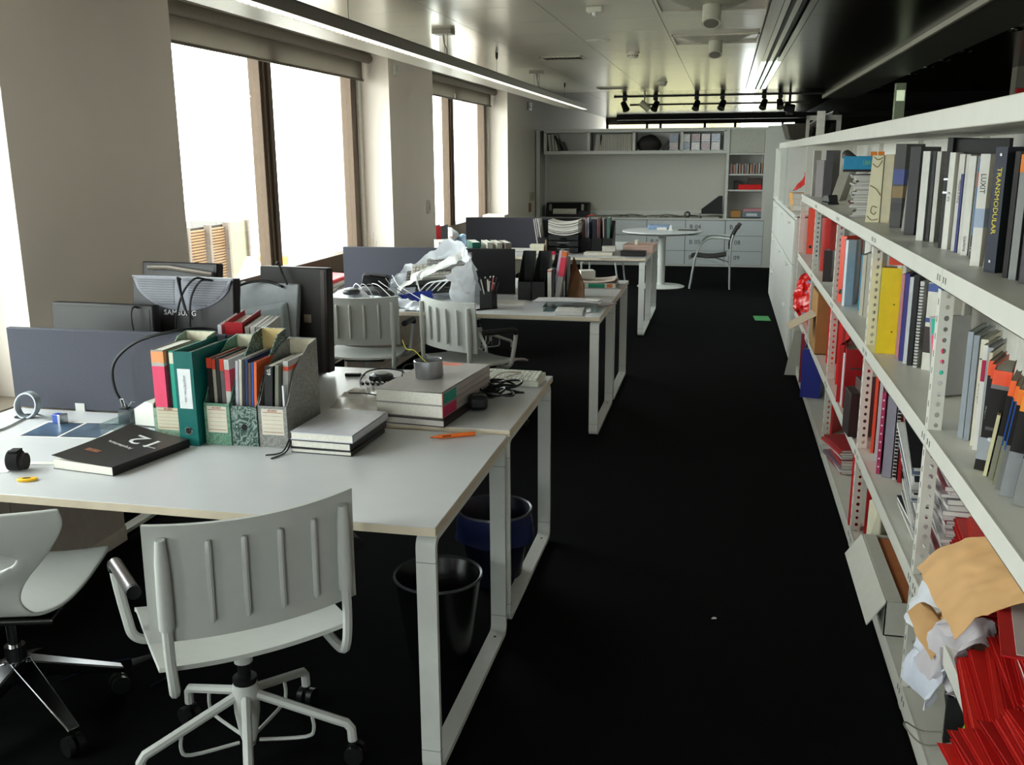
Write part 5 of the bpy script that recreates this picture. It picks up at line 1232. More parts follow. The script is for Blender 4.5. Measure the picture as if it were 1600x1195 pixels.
MB().box(0, 0, 0, .24, .17, .004).build('sheet', M((146, 138, 134), .6), csh, smooth=False)
gbk = flat_book('thick open catalogue with a green band and orange end behind the brown binder', -1.05, 6.92, DZ, .30, .30, .04, (150, 130, 120), R(2))
MB().box(.10, -.001, .006, .22, .002, .034).build('green_band', M((22, 136, 104), .5), gbk, smooth=False)
MB().box(.235, -.001, .008, .275, .002, .032).build('orange_band', M((206, 110, 64), .5), gbk, smooth=False)
MB().sheet(lambda u, v: (.34*u-.05, .30*v, .042+.02*(2*u-1)**2), 12, 3, .003).build('open_pages', M((190, 176, 164), .6), gbk)
wbk = thing('white_block', 'small white paper block on the open catalogue', 'block', (-1.02, 7.02, DZ+.055), R(20))
MB().box(0, 0, 0, .11, .10, .06).build('block', PAPER, wbk, bevel=.002)
for i, (x, w_, c, lb) in enumerate(((-1.99, .15, (196, 196, 190), 'pale file top showing over the middle desk screen, left'), (-1.74, .08, (22, 90, 78), 'dark green file top showing over the middle desk screen'), (-1.63, .05, (186, 184, 172), 'pale magazine top right of the dark green file'), (-1.56, .05, (170, 168, 156), 'stone magazine top, second right of the dark green file'), (-1.50, .06, (120, 112, 104), 'taupe magazine top, third right of the dark green file'))):
    book(lb, x, 6.60, DZ, -24, w_*.75, .352, .26, c, cat='file', name='file')
# window sill things
def sillpile(label, x, y, z, n, cols, w, d, th, grp): return pile(label, x, y, z, n, w, d, cols, R(3), group=grp, jit=.01, th=th, name='folder', cat='folder')
hsl = sillpile('pale folder under the red one on the window sill', -3.21, 6.95, .6605, 5, [(170, 160, 176), (214, 214, 216), (120, 110, 120)], .22, .5, (.010, .016), 'folders on the window sill')
rf = thing('red_folder', 'bright red folder on top of the pile on the window sill', 'folder', (-3.20, 6.96, .6605+hsl+.012), R(2), None, R(4))
MB().box(0, 0, 0, .22, .46, .028).build('folder', M((214, 46, 60), .4), rf, bevel=.003)
MB().box(.01, .01, .028, .21, .45, .031).build('top_sheet', M((222, 130, 130), .5), rf, smooth=False)
book('grey file with a red spine standing on the far window sill', -3.10, 10.10, .6605, 0, .09, .30, .25, (84, 84, 92), bands=[(0, 1, (150, 26, 34))], wrap=False, name='file', cat='file', pages=False)
for i, (x, y, z, c, lb) in enumerate(((-3.05, 10.35, .68, (206, 126, 56), 'orange plastic wrapped packet on the far window sill'), (-2.98, 10.75, .70, (150, 186, 220), 'light blue plastic packet on the far window sill'), (-3.1, 10.6, .80, (214, 216, 220), 'white plastic packet on top of the blue one on the far sill'))):
    p = thing('packet', lb, 'packet', (x, y, z-.02))
    def fn(u, v): return ((u-.5)*.28, (v-.5)*.3, .13*math.sin(math.pi*u)**.5*math.sin(math.pi*v)**.5)
    MB().sheet(crumple(fn, 16, 16, .03, 12, i*5), 16, 16).build('wrapping', M(c, .3, var=.1), p)
sbx = thing('white_carton', 'pale carton on the far end of the second window sill', 'carton', (-3.16, 12.55, .6605), R(2))
MB().box(0, 0, 0, .30, .34, .27).build('body', M((214, 204, 190), .7), sbx, bevel=.003)
MB().box(.0, .165, .2702, .30, .175, .271).build('tape', M((176, 150, 110), .5), sbx, smooth=False)
tw = thing('twig_vase', 'thin dry twigs in a small glass on the first window sill', 'vase', (-3.1, 8.2, .6605))
MB().lathe([(0, 0), (.03, 0), (.035, .1), (.03, .1), (.026, .006), (0, .006)], 16).build('glass', ACRYL, tw)
for i in range(5): MB().tube([(0, 0, .02), (.03*math.cos(i*1.3), .03*math.sin(i*1.3), .2), (.05*math.cos(i*1.3+.4), .06*math.sin(i*1.3), .30+.02*i)], .002, 5).build('twig', M((150, 130, 100), .7), tw)

# ================================================================== FAR DESK PAIR
for i, (x, lb) in enumerate(((-1.80, 'black file holder left of the letter trays on the far desk'), (-1.36, 'first black file holder right of the letter trays'), (-1.25, 'second black file holder right of the letter trays'), (-1.14, 'third black file holder right of the letter trays'))):
    holder(lb, x-.04, 9.60, DZ, .10, .26, .30, .14, HB, R(0))
for i, (x, t, c, h) in enumerate(((-1.835, .012, (196, 184, 184), .32), (-1.815, .012, (176, 172, 176), .32), (-1.793, .012, (206, 200, 196), .32))):
    book(['first', 'second', 'third'][i]+' of three pale magazines leaning left of the letter trays', x-.01, 9.62, DZ+.006, 0, t, h, .2, c, cat='magazine', lean=R(-9), group='pale magazines left of the letter trays')
for i, (x, t, c, lb) in enumerate(((-1.392, .028, (96, 52, 48), 'maroon magazine in the first holder right of the trays'), (-1.358, .020, (150, 140, 146), 'lilac grey magazine in the first holder right of the trays'), (-1.332, .014, (176, 182, 200), 'pale blue magazine in the first holder right of the trays'),
        (-1.286, .045, (40, 42, 66), 'navy file in the second holder right of the trays'), (-1.236, .014, (130, 84, 80), 'brick brown magazine in the second holder right of the trays'), (-1.218, .014, (110, 70, 72), 'plum brown magazine in the second holder right of the trays'),
        (-1.176, .012, (170, 150, 146), 'dusty pink magazine in the third holder right of the trays'), (-1.158, .014, (44, 44, 48), 'black magazine in the third holder right of the trays'), (-1.138, .030, (78, 104, 94), 'grey green magazine in the third holder right of the trays'))):
    book(lb, x, 9.62, DZ+.006, 0, t, .32+.008*(i % 3), .2, c, cat='magazine', lean=R(-1.2))
rc_ = thing('red_leaflet', 'bright red leaflet flopping over the maroon magazine on the far desk', 'leaflet', (-1.37, 9.63, DZ+.336), 0, None, R(-12))
MB().sheet(lambda u, v: (.09*u, .15*v, .02*math.sin(u*3)), 8, 3, .002).build('sheet', M((210, 60, 56), .5), rc_)
lt = thing('letter_trays', 'stack of three black letter trays on the far desk', 'trays', (-1.70, 9.42, DZ+.0005))
for i in range(3):
    z = .062*i+.01; m = MB(); m.box(0, 0, z, .30, .30, z+.004); m.box(0, 0, z, .004, .30, z+.045); m.box(.296, 0, z, .30, .30, z+.045); m.box(0, .296, z, .3, .3, z+.045)
    m.prism([(.0, z), (.1, z), (.12, z+.02), (.18, z+.02), (.2, z), (.3, z), (.3, z+.05), (.2, z+.05), (.18, z+.034), (.12, z+.034), (.1, z+.05), (0, z+.05)], 'y', -.004, 0)
    t_ = m.build('tray', HB, lt, smooth=False)
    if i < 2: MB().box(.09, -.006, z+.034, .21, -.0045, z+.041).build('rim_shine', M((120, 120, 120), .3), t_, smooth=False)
for xx in (.004, .29): MB().box(xx, .1, 0, xx+.006, .13, .19).build('riser', BLACKP, lt, smooth=False)
for i in range(7):
    pz = .19+.018*i; p = thing('paper_pile', 'curled bundle of papers on the letter trays, '+ORD[6-i]+(' from the top' if i < 6 else ' of all'), 'papers', (-1.70, 9.42, DZ), R(rnd.uniform(-5, 5)), 'paper bundles on the letter trays')
    MB().sheet(lambda u, v: (.30*u, .28*v, pz+.03*(2*u-1)**2+.004*math.sin(v*9+i)), 12, 4, .012).build('bundle', M([(196, 192, 184), (176, 170, 168), (206, 204, 196)][i % 3], .7), p)
for nm, lb, ct, x, y, z, sx, sy, sz, rz, col in (
    ('red_stamp', 'small crimson stamp box before the letter trays', 'stamp', -1.68, 9.30, DZ, .07, .05, .03, 4, (190, 30, 66)),
    ('cream_box', 'square cream box at the left front of the far desk', 'box', -1.86, 9.28, DZ, .14, .12, .095, 3, (206, 200, 180)),
    ('long_strip', 'long white strip box along the far desk left of the cream box', 'box', -2.10, 9.52, DZ, .30, .05, .035, -3, (206, 202, 200)),
    ('white_carton', 'small white carton box before the third file holder', 'carton', -1.15, 9.34, DZ+.032, .13, .10, .05, 2, (186, 180, 172)),
    ('flat_box', 'flat grey white box under the small carton on the far desk', 'box', -1.32, 9.26, DZ, .28, .14, .03, -2, (196, 190, 178)),
    ('pink_box', 'pinkish beige box at the right end of the far desk', 'box', -.97, 9.55, DZ, .30, .36, .08, -2, (176, 148, 136)),
    ('black_case', 'long black zip case before the pinkish box on the far desk', 'case', -.96, 9.24, DZ, .235, .12, .05, -3, (40, 34, 34)),
    ('tape_roll', 'cream tape roll on the pinkish box', 'tape', -.86, 9.62, DZ+.081, .03, .03, .045, 0, (214, 206, 190))):
    b = thing(nm, lb, ct, (x, y, z+.0006), R(rz))
    MB().box(0, 0, 0, sx, sy, sz*.78).build('body', M(col, .5), b, bevel=.003)
    MB().box(-.002, -.002, sz*.78, sx+.002, sy+.002, sz).build('lid', M([min(255, int(v*1.04)) for v in col], .5), b, bevel=.002)
wpp = thing('paper_sheet', 'white sheet hanging over the front edge of the far desk', 'paper', (-1.16, 9.09, DZ+.0007), R(8))
MB().box(0, -.05, 0, .26, .14, .0012).build('sheet', PAPER, wpp, smooth=False)
ctl = thing('clear_dispenser', 'clear tape dispenser before the letter trays', 'dispenser', (-1.56, 9.27, DZ+.0006), R(10))
MB().prism([(0, 0), (.12, 0), (.12, .015), (.07, .02), (.055, .05), (.03, .055), (.0, .03)], 'y', 0, .04).build('body', glassmat((200, 200, 200), .25, .1), ctl, bevel=.003)
MB().cyl((.042, -.001, .03), (.042, .041, .03), .018, 14).build('reel', M((150, 148, 144), .4), ctl)
wb2 = thing('wooden_stick', 'upright pale wooden stick beside the letter trays', 'stick', (-1.715, 9.33, DZ+.0006))
MB().box(0, 0, 0, .010, .02, .14).build('stick', M((206, 176, 130), .6), wb2, bevel=.002)
# on the round table
bs = thing('blue_case', 'pale blue case with white papers on the round table', 'case', (-.98, 12.86, .7405), R(4))
MB().box(0, 0, 0, .30, .2, .05).build('body', M((126, 146, 176), .5), bs, bevel=.01)
MB().box(.12, -.1, 0, .25, -.02, .03).build('papers', PAPER, bs, bevel=.003)
ds = thing('white_stand', 'small white stand beside the blue case on the round table', 'stand', (-.70, 12.70, .7405))
MB().prism([(0, 0), (.05, 0), (.04, .07), (.02, .07)], 'y', 0, .04).build('stand', PAPER, ds, bevel=.002)
MB().box(-.01, -.02, 0, .06, .06, .005).build('foot', STEEL, ds, smooth=False)
dv = thing('dark_tablet', 'thin dark tablet lying on the round table', 'tablet', (-.58, 12.72, .7405), R(-6))
MB().box(0, 0, 0, .24, .16, .01).build('body', M((60, 62, 62), .3), dv, bevel=.003)
MB().box(.012, .012, .01, .228, .148, .0106).build('screen', M((24, 26, 28), .1), dv, smooth=False)

# ================================================================== DRAWER WALL AT THE FAR END
YB = 15.2
UN = M((192, 191, 184), .45, var=.02)
un = thing('wall_unit', 'long pale storage wall with numbered drawers, pin board and open cubbyholes', 'cabinet', (0, YB, 0))
m = MB(); m.box(-2.94, -.02, 0, -2.88, .45, 2.09); m.box(-.005, -.005, .74, .04, .45, 2.1); m.box(.555, -.005, .74, .60, .45, 2.1)
m.box(.60, -.005, 0, 1.25, .45, 2.12); m.box(-2.94, .43, 0, .76, .47, 2.1)
m.build('side_panel', UN, un, smooth=False)
MB().box(-2.80, .39, .84, -.01, .43, 1.74).build('pin_board', M((184, 182, 172), .7, var=.02), un, smooth=False)
MB().box(-2.87, .36, .76, -.01, .40, .84).build('back_rail', UN, un, smooth=False)
MB().box(-2.88, -.012, .715, .60, .44, .745).build('counter', UN, un, bevel=.003)
m = MB(); m.box(-2.82, 0, 1.72, -.005, .42, 1.77); m.box(-2.82, 0, 2.045, -.005, .42, 2.10); m.box(-2.82, .40, 1.76, -.005, .42, 2.06)
for x in (-2.82, -2.135, -1.43, -.70, -.05): m.box(x, 0, 1.76, x+.045, .42, 2.06)
m.build('cubby_shelf', UN, un, smooth=False)
m = MB()
for z in (1.72, 1.413, 1.177): m.box(.04, .01, z-.022, .555, .43, z)
m.box(.04, .01, 2.07, .555, .43, 2.1)
m.build('side_shelves', UN, un, smooth=False)
MB().box(.045, .012, 1.725, .55, .03, 2.068).build('cupboard_door', M((172, 170, 160), .5), un, smooth=False)
cols = (-2.88, -2.37, -1.77, -1.173, -.576, .029, .60); n = 0
DK = M((60, 62, 66), .5)
for i in range(6):
    for j, (z0, z1) in enumerate(((.48, .71), (.245, .475), (.03, .24))):
        d = MB().box(cols[i]+.004, -.006, z0, cols[i+1]-.004, .012, z1).build('drawer', M((188, 192, 194), .4, var=.02), un, bevel=.002)
        if i >= 3: text('B %02d' % (1+(i-3)*3+j), .095, DK, d, (cols[i]+.15, -.0065, z1-.10), (R(90), 0, 0), 'drawer_lettering')
MB().box(-2.88, .02, 0, .60, .4, .71).build('carcass', M((120, 120, 118), .6), un, smooth=False)
MB().box(-2.88, .0, 0, .60, .02, .028).build('plinth', UN, un, smooth=False)
# cubbyhole contents
for i in range(3):
    book(['first', 'second', 'third'][i]+' white file from the left in the first cubbyhole', -2.74+.05*i, YB+.05, 1.771, 0, .04, .25, .3, (170, 168, 158), lean=R(-6), name='file', cat='file', group='white files in the first cubbyhole')
book('dark slim file leaning in the first cubbyhole', -2.58, YB+.05, 1.771, 0, .035, .24, .3, (48, 46, 44), lean=R(-22), name='file', cat='file')
book('second dark slim file end in the first cubbyhole', -2.50, YB+.05, 1.771, 0, .02, .15, .3, (60, 56, 52), lean=R(-24), name='file', cat='file')
for i in range(19):
    book('thin pale file in the full second cubbyhole, '+(ORD[i] if i else 'first')+' from the left', -2.03+.031*i, YB+.06, 1.771, 0, .026, .245, .3, (164, 158, 146), lean=R(9) if i < 3 else 0, name='file', cat='file', group='pale files in the second cubbyhole')
bgk = thing('dark_bag', 'dark soft bag stuffed into the third cubbyhole', 'bag', (-1.18, YB+.18, 1.771))
def fn(u, v): a = 2*math.pi*u; r = math.sin(math.pi*(.2+.78*v))**.5; return (.19*r*math.cos(a), .13*r*math.sin(a), .235*v)
MB().sheet(crumple(fn, 24, 12, .014, 10, 2), 24, 12).build('bag', M((50, 44, 40), .7), bgk)
for i in range(3): book(['first', 'second', 'third'][i]+' dark leaning book right of the dark bag in the third cubbyhole', -.985+.028*i, YB+.06, 1.771, 0, .02, .22, .25, (46, 42, 40), lean=R(38), group='dark leaning books in the third cubbyhole')
for i, x in enumerate((-.80, -.62, -.47, -.32, -.17)):
    for j in range(2):
        b = thing('disc_rack', ('upper' if j else 'lower')+' shiny disc rack in the top cubbyholes, '+['first', 'second', 'third', 'fourth', 'fifth'][i]+' column from the left', 'rack', (x, YB+.05, 1.771+.122*j), 0, 'disc racks in the top cubbyholes')
        MB().box(-.065, 0, 0, .065, .2, .118).build('case', M((150, 150, 150), .2, .3, var=.1), b, bevel=.003)
        q = MB()
        for k in range(7): q.box(-.06+.0172*k, -.003, .008, -.046+.0172*k, 0, .11)
        q.build('disc_spine', M([(176, 160, 160), (120, 130, 150), (196, 190, 186), (130, 90, 90)][(i+j) % 4], .15, var=.4, scale=40), b, smooth=False)
CDc = [(150, 80, 70), (196, 190, 186), (80, 70, 80), (206, 160, 120), (120, 120, 130), (176, 176, 176), (70, 60, 60), (196, 130, 110)]
for i in range(24):
    book('disc case in the row on the storage wall shelves, '+(ORD[i] if i else 'first')+' from the left', .055+.0205*i, YB+.05, 1.414, 0, .012 if i % 3 else .016, .135+.02*((i*7) % 3)/2+(.015 if i > 20 else 0), .13, CDc[(i*5) % 8], name='disc_case', cat='disc', group='disc cases on the storage wall', pages=False)
for nm, lb, x, z, sx, sy, sz, col in (('red_box', 'flat bright red box on the right hand shelves of the storage wall', .20, 1.178, .34, .25, .075, (206, 24, 24)), ('dark_box', 'dark stepped box behind the red one on the storage wall', .13, 1.178, .12, .3, .12, (56, 50, 46)),
        ('brown_case', 'dark brown case lying across the red box', .34, 1.2535, .20, .25, .09, (72, 54, 50)), ('orange_carton', 'small orange brown carton at the foot of the right hand shelves', .10, .759, .15, .2, .10, (168, 118, 66)),
        ('grey_crate', 'blue grey crate at the foot of the right hand shelves', .275, .759, .29, .25, .09, (112, 122, 132)), ('pink_tray', 'pink topped tray on the blue grey crate', .285, .8495, .28, .25, .04, (190, 130, 140))):
    b = thing(nm, lb, 'box', (x, YB+.06 if nm != 'dark_box' else YB+.1, z))
    MB().box(0, 0, 0, sx, sy, sz*.8).build('body', M(col, .5), b, bevel=.003)
    MB().box(-.002, -.002, sz*.8, sx+.002, sy+.002, sz).build('lid', M(col, .45), b, bevel=.002)
    if nm == 'grey_crate': MB().box(.06, -.004, .02, .22, -.001, .06).build('label', M((196, 200, 204), .5), b, smooth=False)
prn = thing('printer', 'black desktop printer with white paper at the left of the drawer wall', 'printer', (-2.80, YB+.02, .746), 0)
MB().box(0, .05, 0, .68, .38, .10).build('body', BLACKP, prn, bevel=.01)
MB().prism([(.05, .10), (.38, .10), (.38, .22), (.12, .22)], 'x', 0, .68).build('cover', M((34, 33, 33), .4), prn, bevel=.008)
m = MB(); m.box(.06, .02, .1, .10, .06, .20); m.box(.58, .02, .1, .62, .06, .20); m.build('bracket', M((130, 128, 122), .4), prn, bevel=.003)
MB().box(.13, -.01, .05, .50, .05, .13).build('paper', M((196, 192, 182), .6), prn, smooth=False)
mh = holder('black cut corner file holder on the counter of the drawer wall', -.345, YB+.05, .81, .25, .30, .30, .1, HB, 0)
# turn it side-on: sloping side faces the room
bpy.data.objects.remove(mh.children[0].children[0]) if mh.children[0].children else None
for c in list(mh.children): bpy.data.objects.remove(c)
MB().prism([(0, 0), (.315, 0), (.315, .27), (.26, .27), (0, .07)], 'y', 0, .01).build('side_panel', HB, mh, smooth=False)
MB().prism([(0, 0), (.315, 0), (.315, .27), (.26, .27), (0, .07)], 'y', .09, .1).build('side_panel', HB, mh, smooth=False)
MB().box(.305, .01, 0, .315, .09, .27).build('back_panel', M((70, 68, 66), .5), mh, smooth=False); MB().box(0, .01, 0, .01, .09, .07).build('front_panel', HB, mh, smooth=False)
MB().box(.01, .01, 0, .305, .09, .01).build('bottom_panel', HB, mh, smooth=False)
tr = thing('clear_rack', 'low clear rack under the cut corner file holder', 'rack', (-.38, YB+.03, .7455))
m = MB(); m.box(0, 0, .055, .37, .2, .063); m.box(0, 0, 0, .012, .2, .055); m.box(.358, 0, 0, .37, .2, .055); m.box(.05, 0, 0, .3, .2, .02)
m.build('rack', M((150, 148, 138), .25), tr, smooth=False)
lens = thing('round_lamp', 'small round lamp with a bright lens on the counter of the drawer wall', 'lamp', (-.56, YB+.12, .7455))
MB().tube([(0, -.03, .05), (0, .0, .05), (0, .05, .05), (0, .06, .05)], [.03, .048, .048, .03], 20).build('housing', M((90, 86, 76), .35, .4), lens)
MB().tube([(0, -.034, .05), (0, -.028, .05)], [.02, .024], 16).build('lens', M((235, 235, 230), .05, 1.0), lens)
MB().box(-.03, 0, 0, .03, .04, .012).build('foot', DARK, lens, smooth=False)
cbl = thing('counter_cables', 'tangled pale cables lying along the counter of the drawer wall', 'cable', (0, 0, 0))
for i in range(5):
    x0 = -1.9+.28*i; MB().tube(smooth_path([(x0, YB+.2, .755), (x0+.15, YB+.1, .77+.02*(i % 2)), (x0+.3, YB+.22, .775), (x0+.42, YB+.12, .757)]), .008, 6).build('cable', M([(120, 114, 98), (90, 84, 74), (150, 146, 130)][i % 3], .5), cbl)
for i, x in enumerate((-1.32, -.98, -.75)):
    b = thing('metal_bracket', ['first', 'second', 'third'][i]+' small grey fitting from the left among the cables on the counter', 'fitting', (x, YB+.16, .7455), R(20*i), 'fittings on the counter')
    MB().box(0, 0, 0, .12, .05, .02).build('plate', M((130, 126, 112), .4, .4), b, bevel=.003)
    MB().cyl((.06, .025, .02), (.06, .025, .035), .014, 12).build('knob', CHROME, b)

# ================================================================== CEILING FITTINGS
LX0, LX1, LZ = -2.215, -1.955, 2.335
pl = thing('pendant_light', 'long suspended linear light running beside the windows', 'light', (0, 0, 0))
AL2 = M((116, 110, 102), .45, .2)
m = MB()
m.box(LX1-.006, -2, LZ, LX1, 14.0, LZ+.065); m.box(LX0, -2, LZ, LX0+.006, 14.0, LZ+.065); m.box(LX0, -2, LZ+.059, LX1, 14.0, LZ+.065)
m.box(LX0, 13.99, LZ, LX1, 14.0, LZ+.065); m.build('housing', AL2, pl, smooth=False)
MB().box(LX0+.006, -2, LZ-.001, LX1-.075, 13.99, LZ+.006).build('underside_panel', M((196, 190, 176), .35), pl, smooth=False)
MB().box(LX1-.073, -2, LZ+.001, LX1-.006, 13.99, LZ+.007).build('diffuser', emit((255, 250, 236), 1.2), pl, smooth=False)  # glow painted in place of the window reflection along the strip
rb2 = MB()
for i in range(200): rb2.box(LX1-.073, 1.5+.062*i, LZ-.002, LX1-.06, 1.512+.062*i, LZ+.003)
rb2.build('diffuser_ribs', M((206, 200, 186), .3), pl, smooth=False, kind='stuff')
for y in (3.5, 7.07, 10.66):
    c = MB().box(-2.13, y-.06, CH-.035, -1.985, y+.06, CH-.0005).build('canopy', M((150, 144, 132), .4), pl, bevel=.003)
    for q in (-.035, .0, .022): MB().cyl((-2.05+q, y, LZ+.06), (-2.05+q, y, CH-.03), .0015, 5).build('wire', DARK, pl, smooth=False)
    MB().tube(smooth_path([(-2.06, y, CH-.03), (-2.05, y-.01, 2.5), (-2.035, y, 2.46), (-2.05, y, LZ+.06)]), .004, 6).build('power_lead', M((120, 114, 104), .5), pl)
for y in (5.2, 8.73, 12.5):
    MB().cyl((-2.05, y, LZ+.06), (-2.05, y, CH-.02), .0015, 5).build('wire', DARK, pl, smooth=False)
    MB().lathe([(.004, -.06), (.012, -.04), (.012, 0)], 10, (-2.05, y, CH-.0005)).build('gripper', DARK, pl)
def detector(label, x, y, pir=False):
    d = thing('smoke_detector', label, 'detector', (x, y, CH-.0005))
    MB().lathe([(0, -.055), (.03, -.055), (.045, -.045), (.05, -.022), (.058, -.018), (.06, 0)], 24).build('head', M((206, 200, 182), .5), d)
    m = MB()
    for a in range(0, 360, 30): m.obox((.046*math.cos(R(a)), .046*math.sin(R(a)), -.034), (.006, .014, .01), (0, 0, R(a)))
    m.build('grille', M((120, 114, 100), .6), d, smooth=False)
detector('round smoke detector in the middle of the pale ceiling', -.86, 9.0)
detector('farther round smoke detector near the end of the pale ceiling', -.83, 12.7)
pir = thing('motion_sensor', 'boxy white sensor on the pale ceiling above the aisle', 'sensor', (-.84, 6.25, CH-.0005))
MB().box(-.05, -.035, -.035, .05, .035, 0).build('body', M((214, 210, 196), .4), pir, bevel=.008)
MB().lathe([(0, -.06), (.012, -.055), (.016, -.035)], 12).build('lens', M((224, 222, 214), .3), pir)
ddisc = thing('round_plate', 'thin round blank plate on the pale ceiling', 'plate', (-1.05, 8.05, CH-.0005))
MB().lathe([(0, -.006), (.09, -.006), (.1, 0)], 30).build('plate', M((206, 200, 186), .3), ddisc); MB().lathe([(0, -.009), (.02, -.009), (.025, -.006)], 16).build('cap', M((196, 190, 176), .3), ddisc)
for i, (x, y, lb) in enumerate(((-.125, 6.25, 'nearest white cylinder spotlight in its recessed ceiling panel'), (-.125, 8.15, 'second white cylinder spotlight in a recessed ceiling panel'))):
    s = thing('cylinder_light', lb, 'light', (x, y, CH-.0005))
    T = Matrix.Rotation(R(-28), 4, 'X')
    MB(T).tube([(0, 0, -.02), (0, 0, -.15)], .055, 24).build('barrel', M((206, 202, 186), .4), s)
    MB(T).tube([(0, 0, -.148), (0, 0, -.151)], .045, 20).build('lamp_face', M((150, 146, 134), .2, .4), s)
    m = MB(); m.box(-.33, -.30, -.012, .33, -.29, 0); m.box(-.33, .29, -.012, .33, .30, 0); m.box(-.33, -.3, -.012, -.32, .3, 0); m.box(.32, -.3, -.012, .33, .3, 0)
    m.build('recess_trim', M((196, 190, 172), .35), s, smooth=False)
    m = MB(); m.add([(-.32, -.29, -.002), (.32, -.29, -.002), (.1, .1, -.03), (-.1, .1, -.03)], [(0, 1, 2, 3)]); m.build('reflector', M((176, 170, 150), .3), s, smooth=False)
def vent(label, x, y):
    v = thing('ceiling_vent', label, 'vent', (x, y, CH-.0005))
    m = MB(); m.box(-.2, -.14, -.012, .2, -.125, 0); m.box(-.2, .125, -.012, .2, .14, 0); m.box(-.2, -.14, -.012, -.185, .14, 0); m.box(.185, -.14, -.012, .2, .14, 0)
    m.build('frame', M((190, 182, 164), .4), v, smooth=False)
    MB().box(-.185, -.125, -.003, .185, .125, -.001).build('backing', M((50, 46, 40), .6), v, smooth=False)
    for i in range(9): MB().obox((-.16+.04*i, 0, -.007), (.022, .24, .002), (0, R(35), 0)).build('slat', M((150, 142, 126), .5), v, smooth=False)
vent('slatted air vent in the pale ceiling beside the second light canopy', -1.55, 9.33)
vent('farther slatted air vent at the end of the pale ceiling', -1.57, 13.6)
# recessed light slot in the dark ceiling
rl = thing('recessed_strip_light', 'recessed strip light with two dark tracks in the brown ceiling', 'light', (0, 0, 0))
MB().box(.302, -4, CH-.004, .338, 10.3, CH+.012).box(.452, -4, CH-.004, .488, 10.3, CH+.012).build('side_strip', M((96, 88, 74), .2, .6), rl, smooth=False)
for x in (.356, .418): MB().box(x-.012, -4, CH-.002, x+.014, 14.5, CH+.008).build('track', BLACK, rl, smooth=False)
MB().box(.371, -4, CH-.001, .405, 10.3, CH+.01).build('centre_strip', M((110, 102, 88), .2, .6), rl, smooth=False)
for a, b_ in ((.302, .343), (.372, .405), (.433, .488)): MB().box(a, 10.3, CH-.003, b_, 14.4, CH+.006).build('diffuser', emit((226, 255, 236), 4.5), rl, smooth=False)
ll = bpy.data.lights.new('strip_lamp', 'AREA'); ll.shape = 'RECTANGLE'; ll.size = .16; ll.size_y = 4; ll.energy = 14; ll.color = (.9, 1, .92)
lo_ = bpy.data.objects.new('strip_lamp', ll); C.objects.link(lo_); lo_.location = (.395, 12.35, CH-.012)
# spotlights on tracks under the far ceiling
for i, (y, lab) in enumerate(((15.6, 'thin black lighting track across the far ceiling'), (18.2, 'second thin black lighting track across the far ceiling, farther away'))):
    t = thing('lighting_track', lab, 'track', (0, y, CH-.0005), 0, 'lighting tracks under the far ceiling')
    MB().box(-1.75, -.017, -.02, 1.4, .017, 0).build('rail', M((40, 36, 30), .4), t, smooth=False); MB().box(-1.77, -.02, -.024, -1.74, .02, 0).build('end_cap', BLACK, t, smooth=False)
for i, (x, yaw) in enumerate(((-1.50, 40), (-1.02, -30), (-.39, -20), (.0, -25), (.62, -25), (.86, 10))):
    s = thing('spotlight', ['leftmost black spotlight on the far ceiling track, over a pale cylinder', 'second black spotlight from the left on the far ceiling track', 'third black spotlight from the left on the far ceiling track', 'fourth black spotlight from the left on the far ceiling track', 'fifth black spotlight from the left on the far ceiling track', 'rightmost black spotlight on the far ceiling track, by the dark sensor box'][i], 'light', (x-.1, 15.6, CH-.021))
    MB().box(-.035, -.02, -.05, .035, .02, 0).build('adapter', BLACK, s, bevel=.003)
    MB().cyl((0, 0, -.05), (0, 0, -.10), .008, 8).build('stem', BLACK, s)
    T = Matrix.Translation((0, 0, -.13)) @ Euler((R(-38), 0, R(yaw))).to_matrix().to_4x4()
    MB(T).tube([(0, 0, .075), (0, 0, .07), (0, 0, -.05), (0, 0, -.075)], [.03, .044, .052, .058], 20).build('lamp_head', BLACK, s)
    MB(T).tube([(0, 0, -.072), (0, 0, -.0765)], .046, 18).build('lens', M((150, 146, 130), .1, .8), s)
wc2 = thing('pale_cylinder', 'pale tilted cylinder light beside the leftmost black spotlight', 'light', (-1.27, 15.35, CH-.16))
MB(Matrix.Rotation(R(-50), 4, 'Y')).tube([(0, 0, .08), (0, 0, -.09)], .05, 20).build('barrel', M((196, 188, 160), .4), wc2)
MB().cyl((0, 0, 0), (0, 0, .16), .01, 8).build('stem', M((150, 144, 124), .4), wc2)
pj = thing('dark_sensor', 'dark boxy camera hanging from the far ceiling beyond the shelving', 'camera', (.92, 15.9, CH-.0005))
MB().obox((0, 0, -.20), (.16, .16, .10), (R(15), R(12), 0)).build('body', BLACK, pj, bevel=.01); MB().cyl((0, 0, -.15), (0, 0, 0), .02, 10).build('stem', BLACK, pj)
MB().box(-.05, -.06, -.30, .06, .05, -.24).build('lower_box', M((50, 48, 44), .4), pj, bevel=.006)
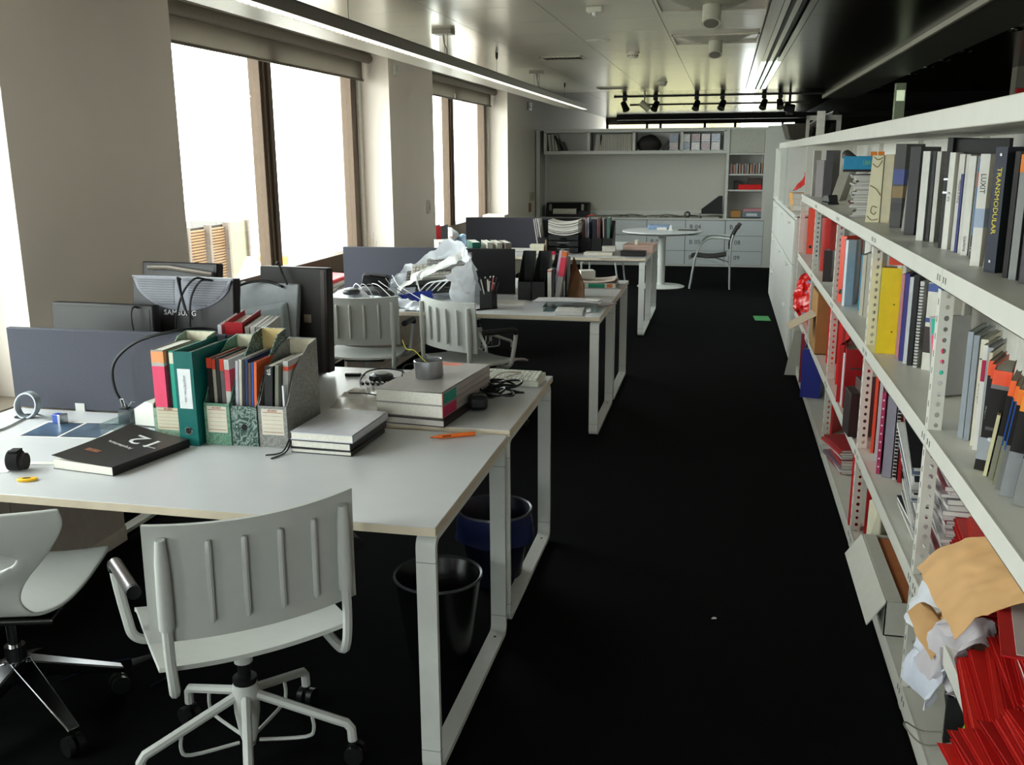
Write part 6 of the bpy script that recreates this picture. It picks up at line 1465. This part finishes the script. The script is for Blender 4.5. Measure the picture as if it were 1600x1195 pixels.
for i, y in enumerate((8.15, 9.77, 10.64, 11.44, 12.39, 14.74)):
    d = thing('downlight', 'small round downlight in the dark ceiling, '+['nearest of the row', 'second nearest', 'third nearest', 'fourth nearest', 'fifth nearest', 'farthest of the row'][i], 'light', (2.07, y, CH-.0005), 0, 'downlights in the dark ceiling')
    MB().lathe([(.03, -.002), (.05, -.012), (.06, -.006), (.062, 0)], 24).build('rim', CHROME, d)
    MB().lathe([(0, .0), (.032, -.004)], 18).build('lamp_face', emit((255, 236, 200), .35), d)
ex = thing('exit_sign', 'small red sign on the grey wall beyond the shelving', 'sign', (3.0, 11.58, 2.31))
MB().box(0, -.03, -.06, .17, 0, .06).build('body', M((190, 30, 24), .4), ex, bevel=.003); MB().box(-.005, -.008, -.065, .175, .01, .065).build('frame', M((120, 40, 34), .5), ex, smooth=False)
struct(MB().box(3.0, 11.6, 0, 3.36, 11.8, CH).build('wall_right', M((128, 122, 110), .8), smooth=False))
lc = thing('lit_column', 'narrow pale green lit column in the dark beyond the shelving', 'column', (1.90, 12.3, 0))
MB().box(0, 0, 0, .11, .11, 2.5).build('shaft', M((150, 158, 130), .5), lc, smooth=False)
MB().box(.01, -.004, 2.30, .10, 0, 2.42).build('bright_panel', emit((206, 226, 176), .5), lc, smooth=False)  # bright emissive patch near the top of the column
# switches and small boxes on the pillars
for x, y, z, sx, sz, nm, lb, col in ((XW, 9.46, 1.20, .08, .13, 'light_switch', 'small switch plate on the second white pillar', (206, 200, 188)), (XW, 8.56, 2.47, .10, .12, 'wall_speaker', 'small white speaker high on the second pillar', (216, 214, 206)),
        (XW, 14.72, 2.43, .26, .12, 'wall_box', 'grey box high on the wall beyond the windows', (130, 122, 104)), (XW, 14.86, 1.08, .26, .13, 'switch_panel', 'pale control panel on the wall left of the drawer wall', (196, 180, 150)), (XW, 14.72, .92, .12, .14, 'wall_phone', 'brown intercom on the wall left of the drawer wall', (150, 110, 80))):
    b = thing(nm, lb, 'fitting', (x+.0005, y, z))
    MB().box(0, -sx/2, -sz/2, .022, sx/2, sz/2).build('plate', M(col, .5), b, bevel=.003)
    MB().box(.022, -sx/4, -sz/4, .028, sx/4, sz/4).build('button', M([v*.9 for v in col], .5), b, bevel=.002)

# the rear desk of the nearest pair stands a touch higher: lift what rests on it
for o in C.objects:
    if o.parent is None and o.get('category') and -2.7 < o.location.x < -.7 and 3.16 < o.location.y < 4.05 and .74 < o.location.z < 1.0:
        o.location.z += RAISE
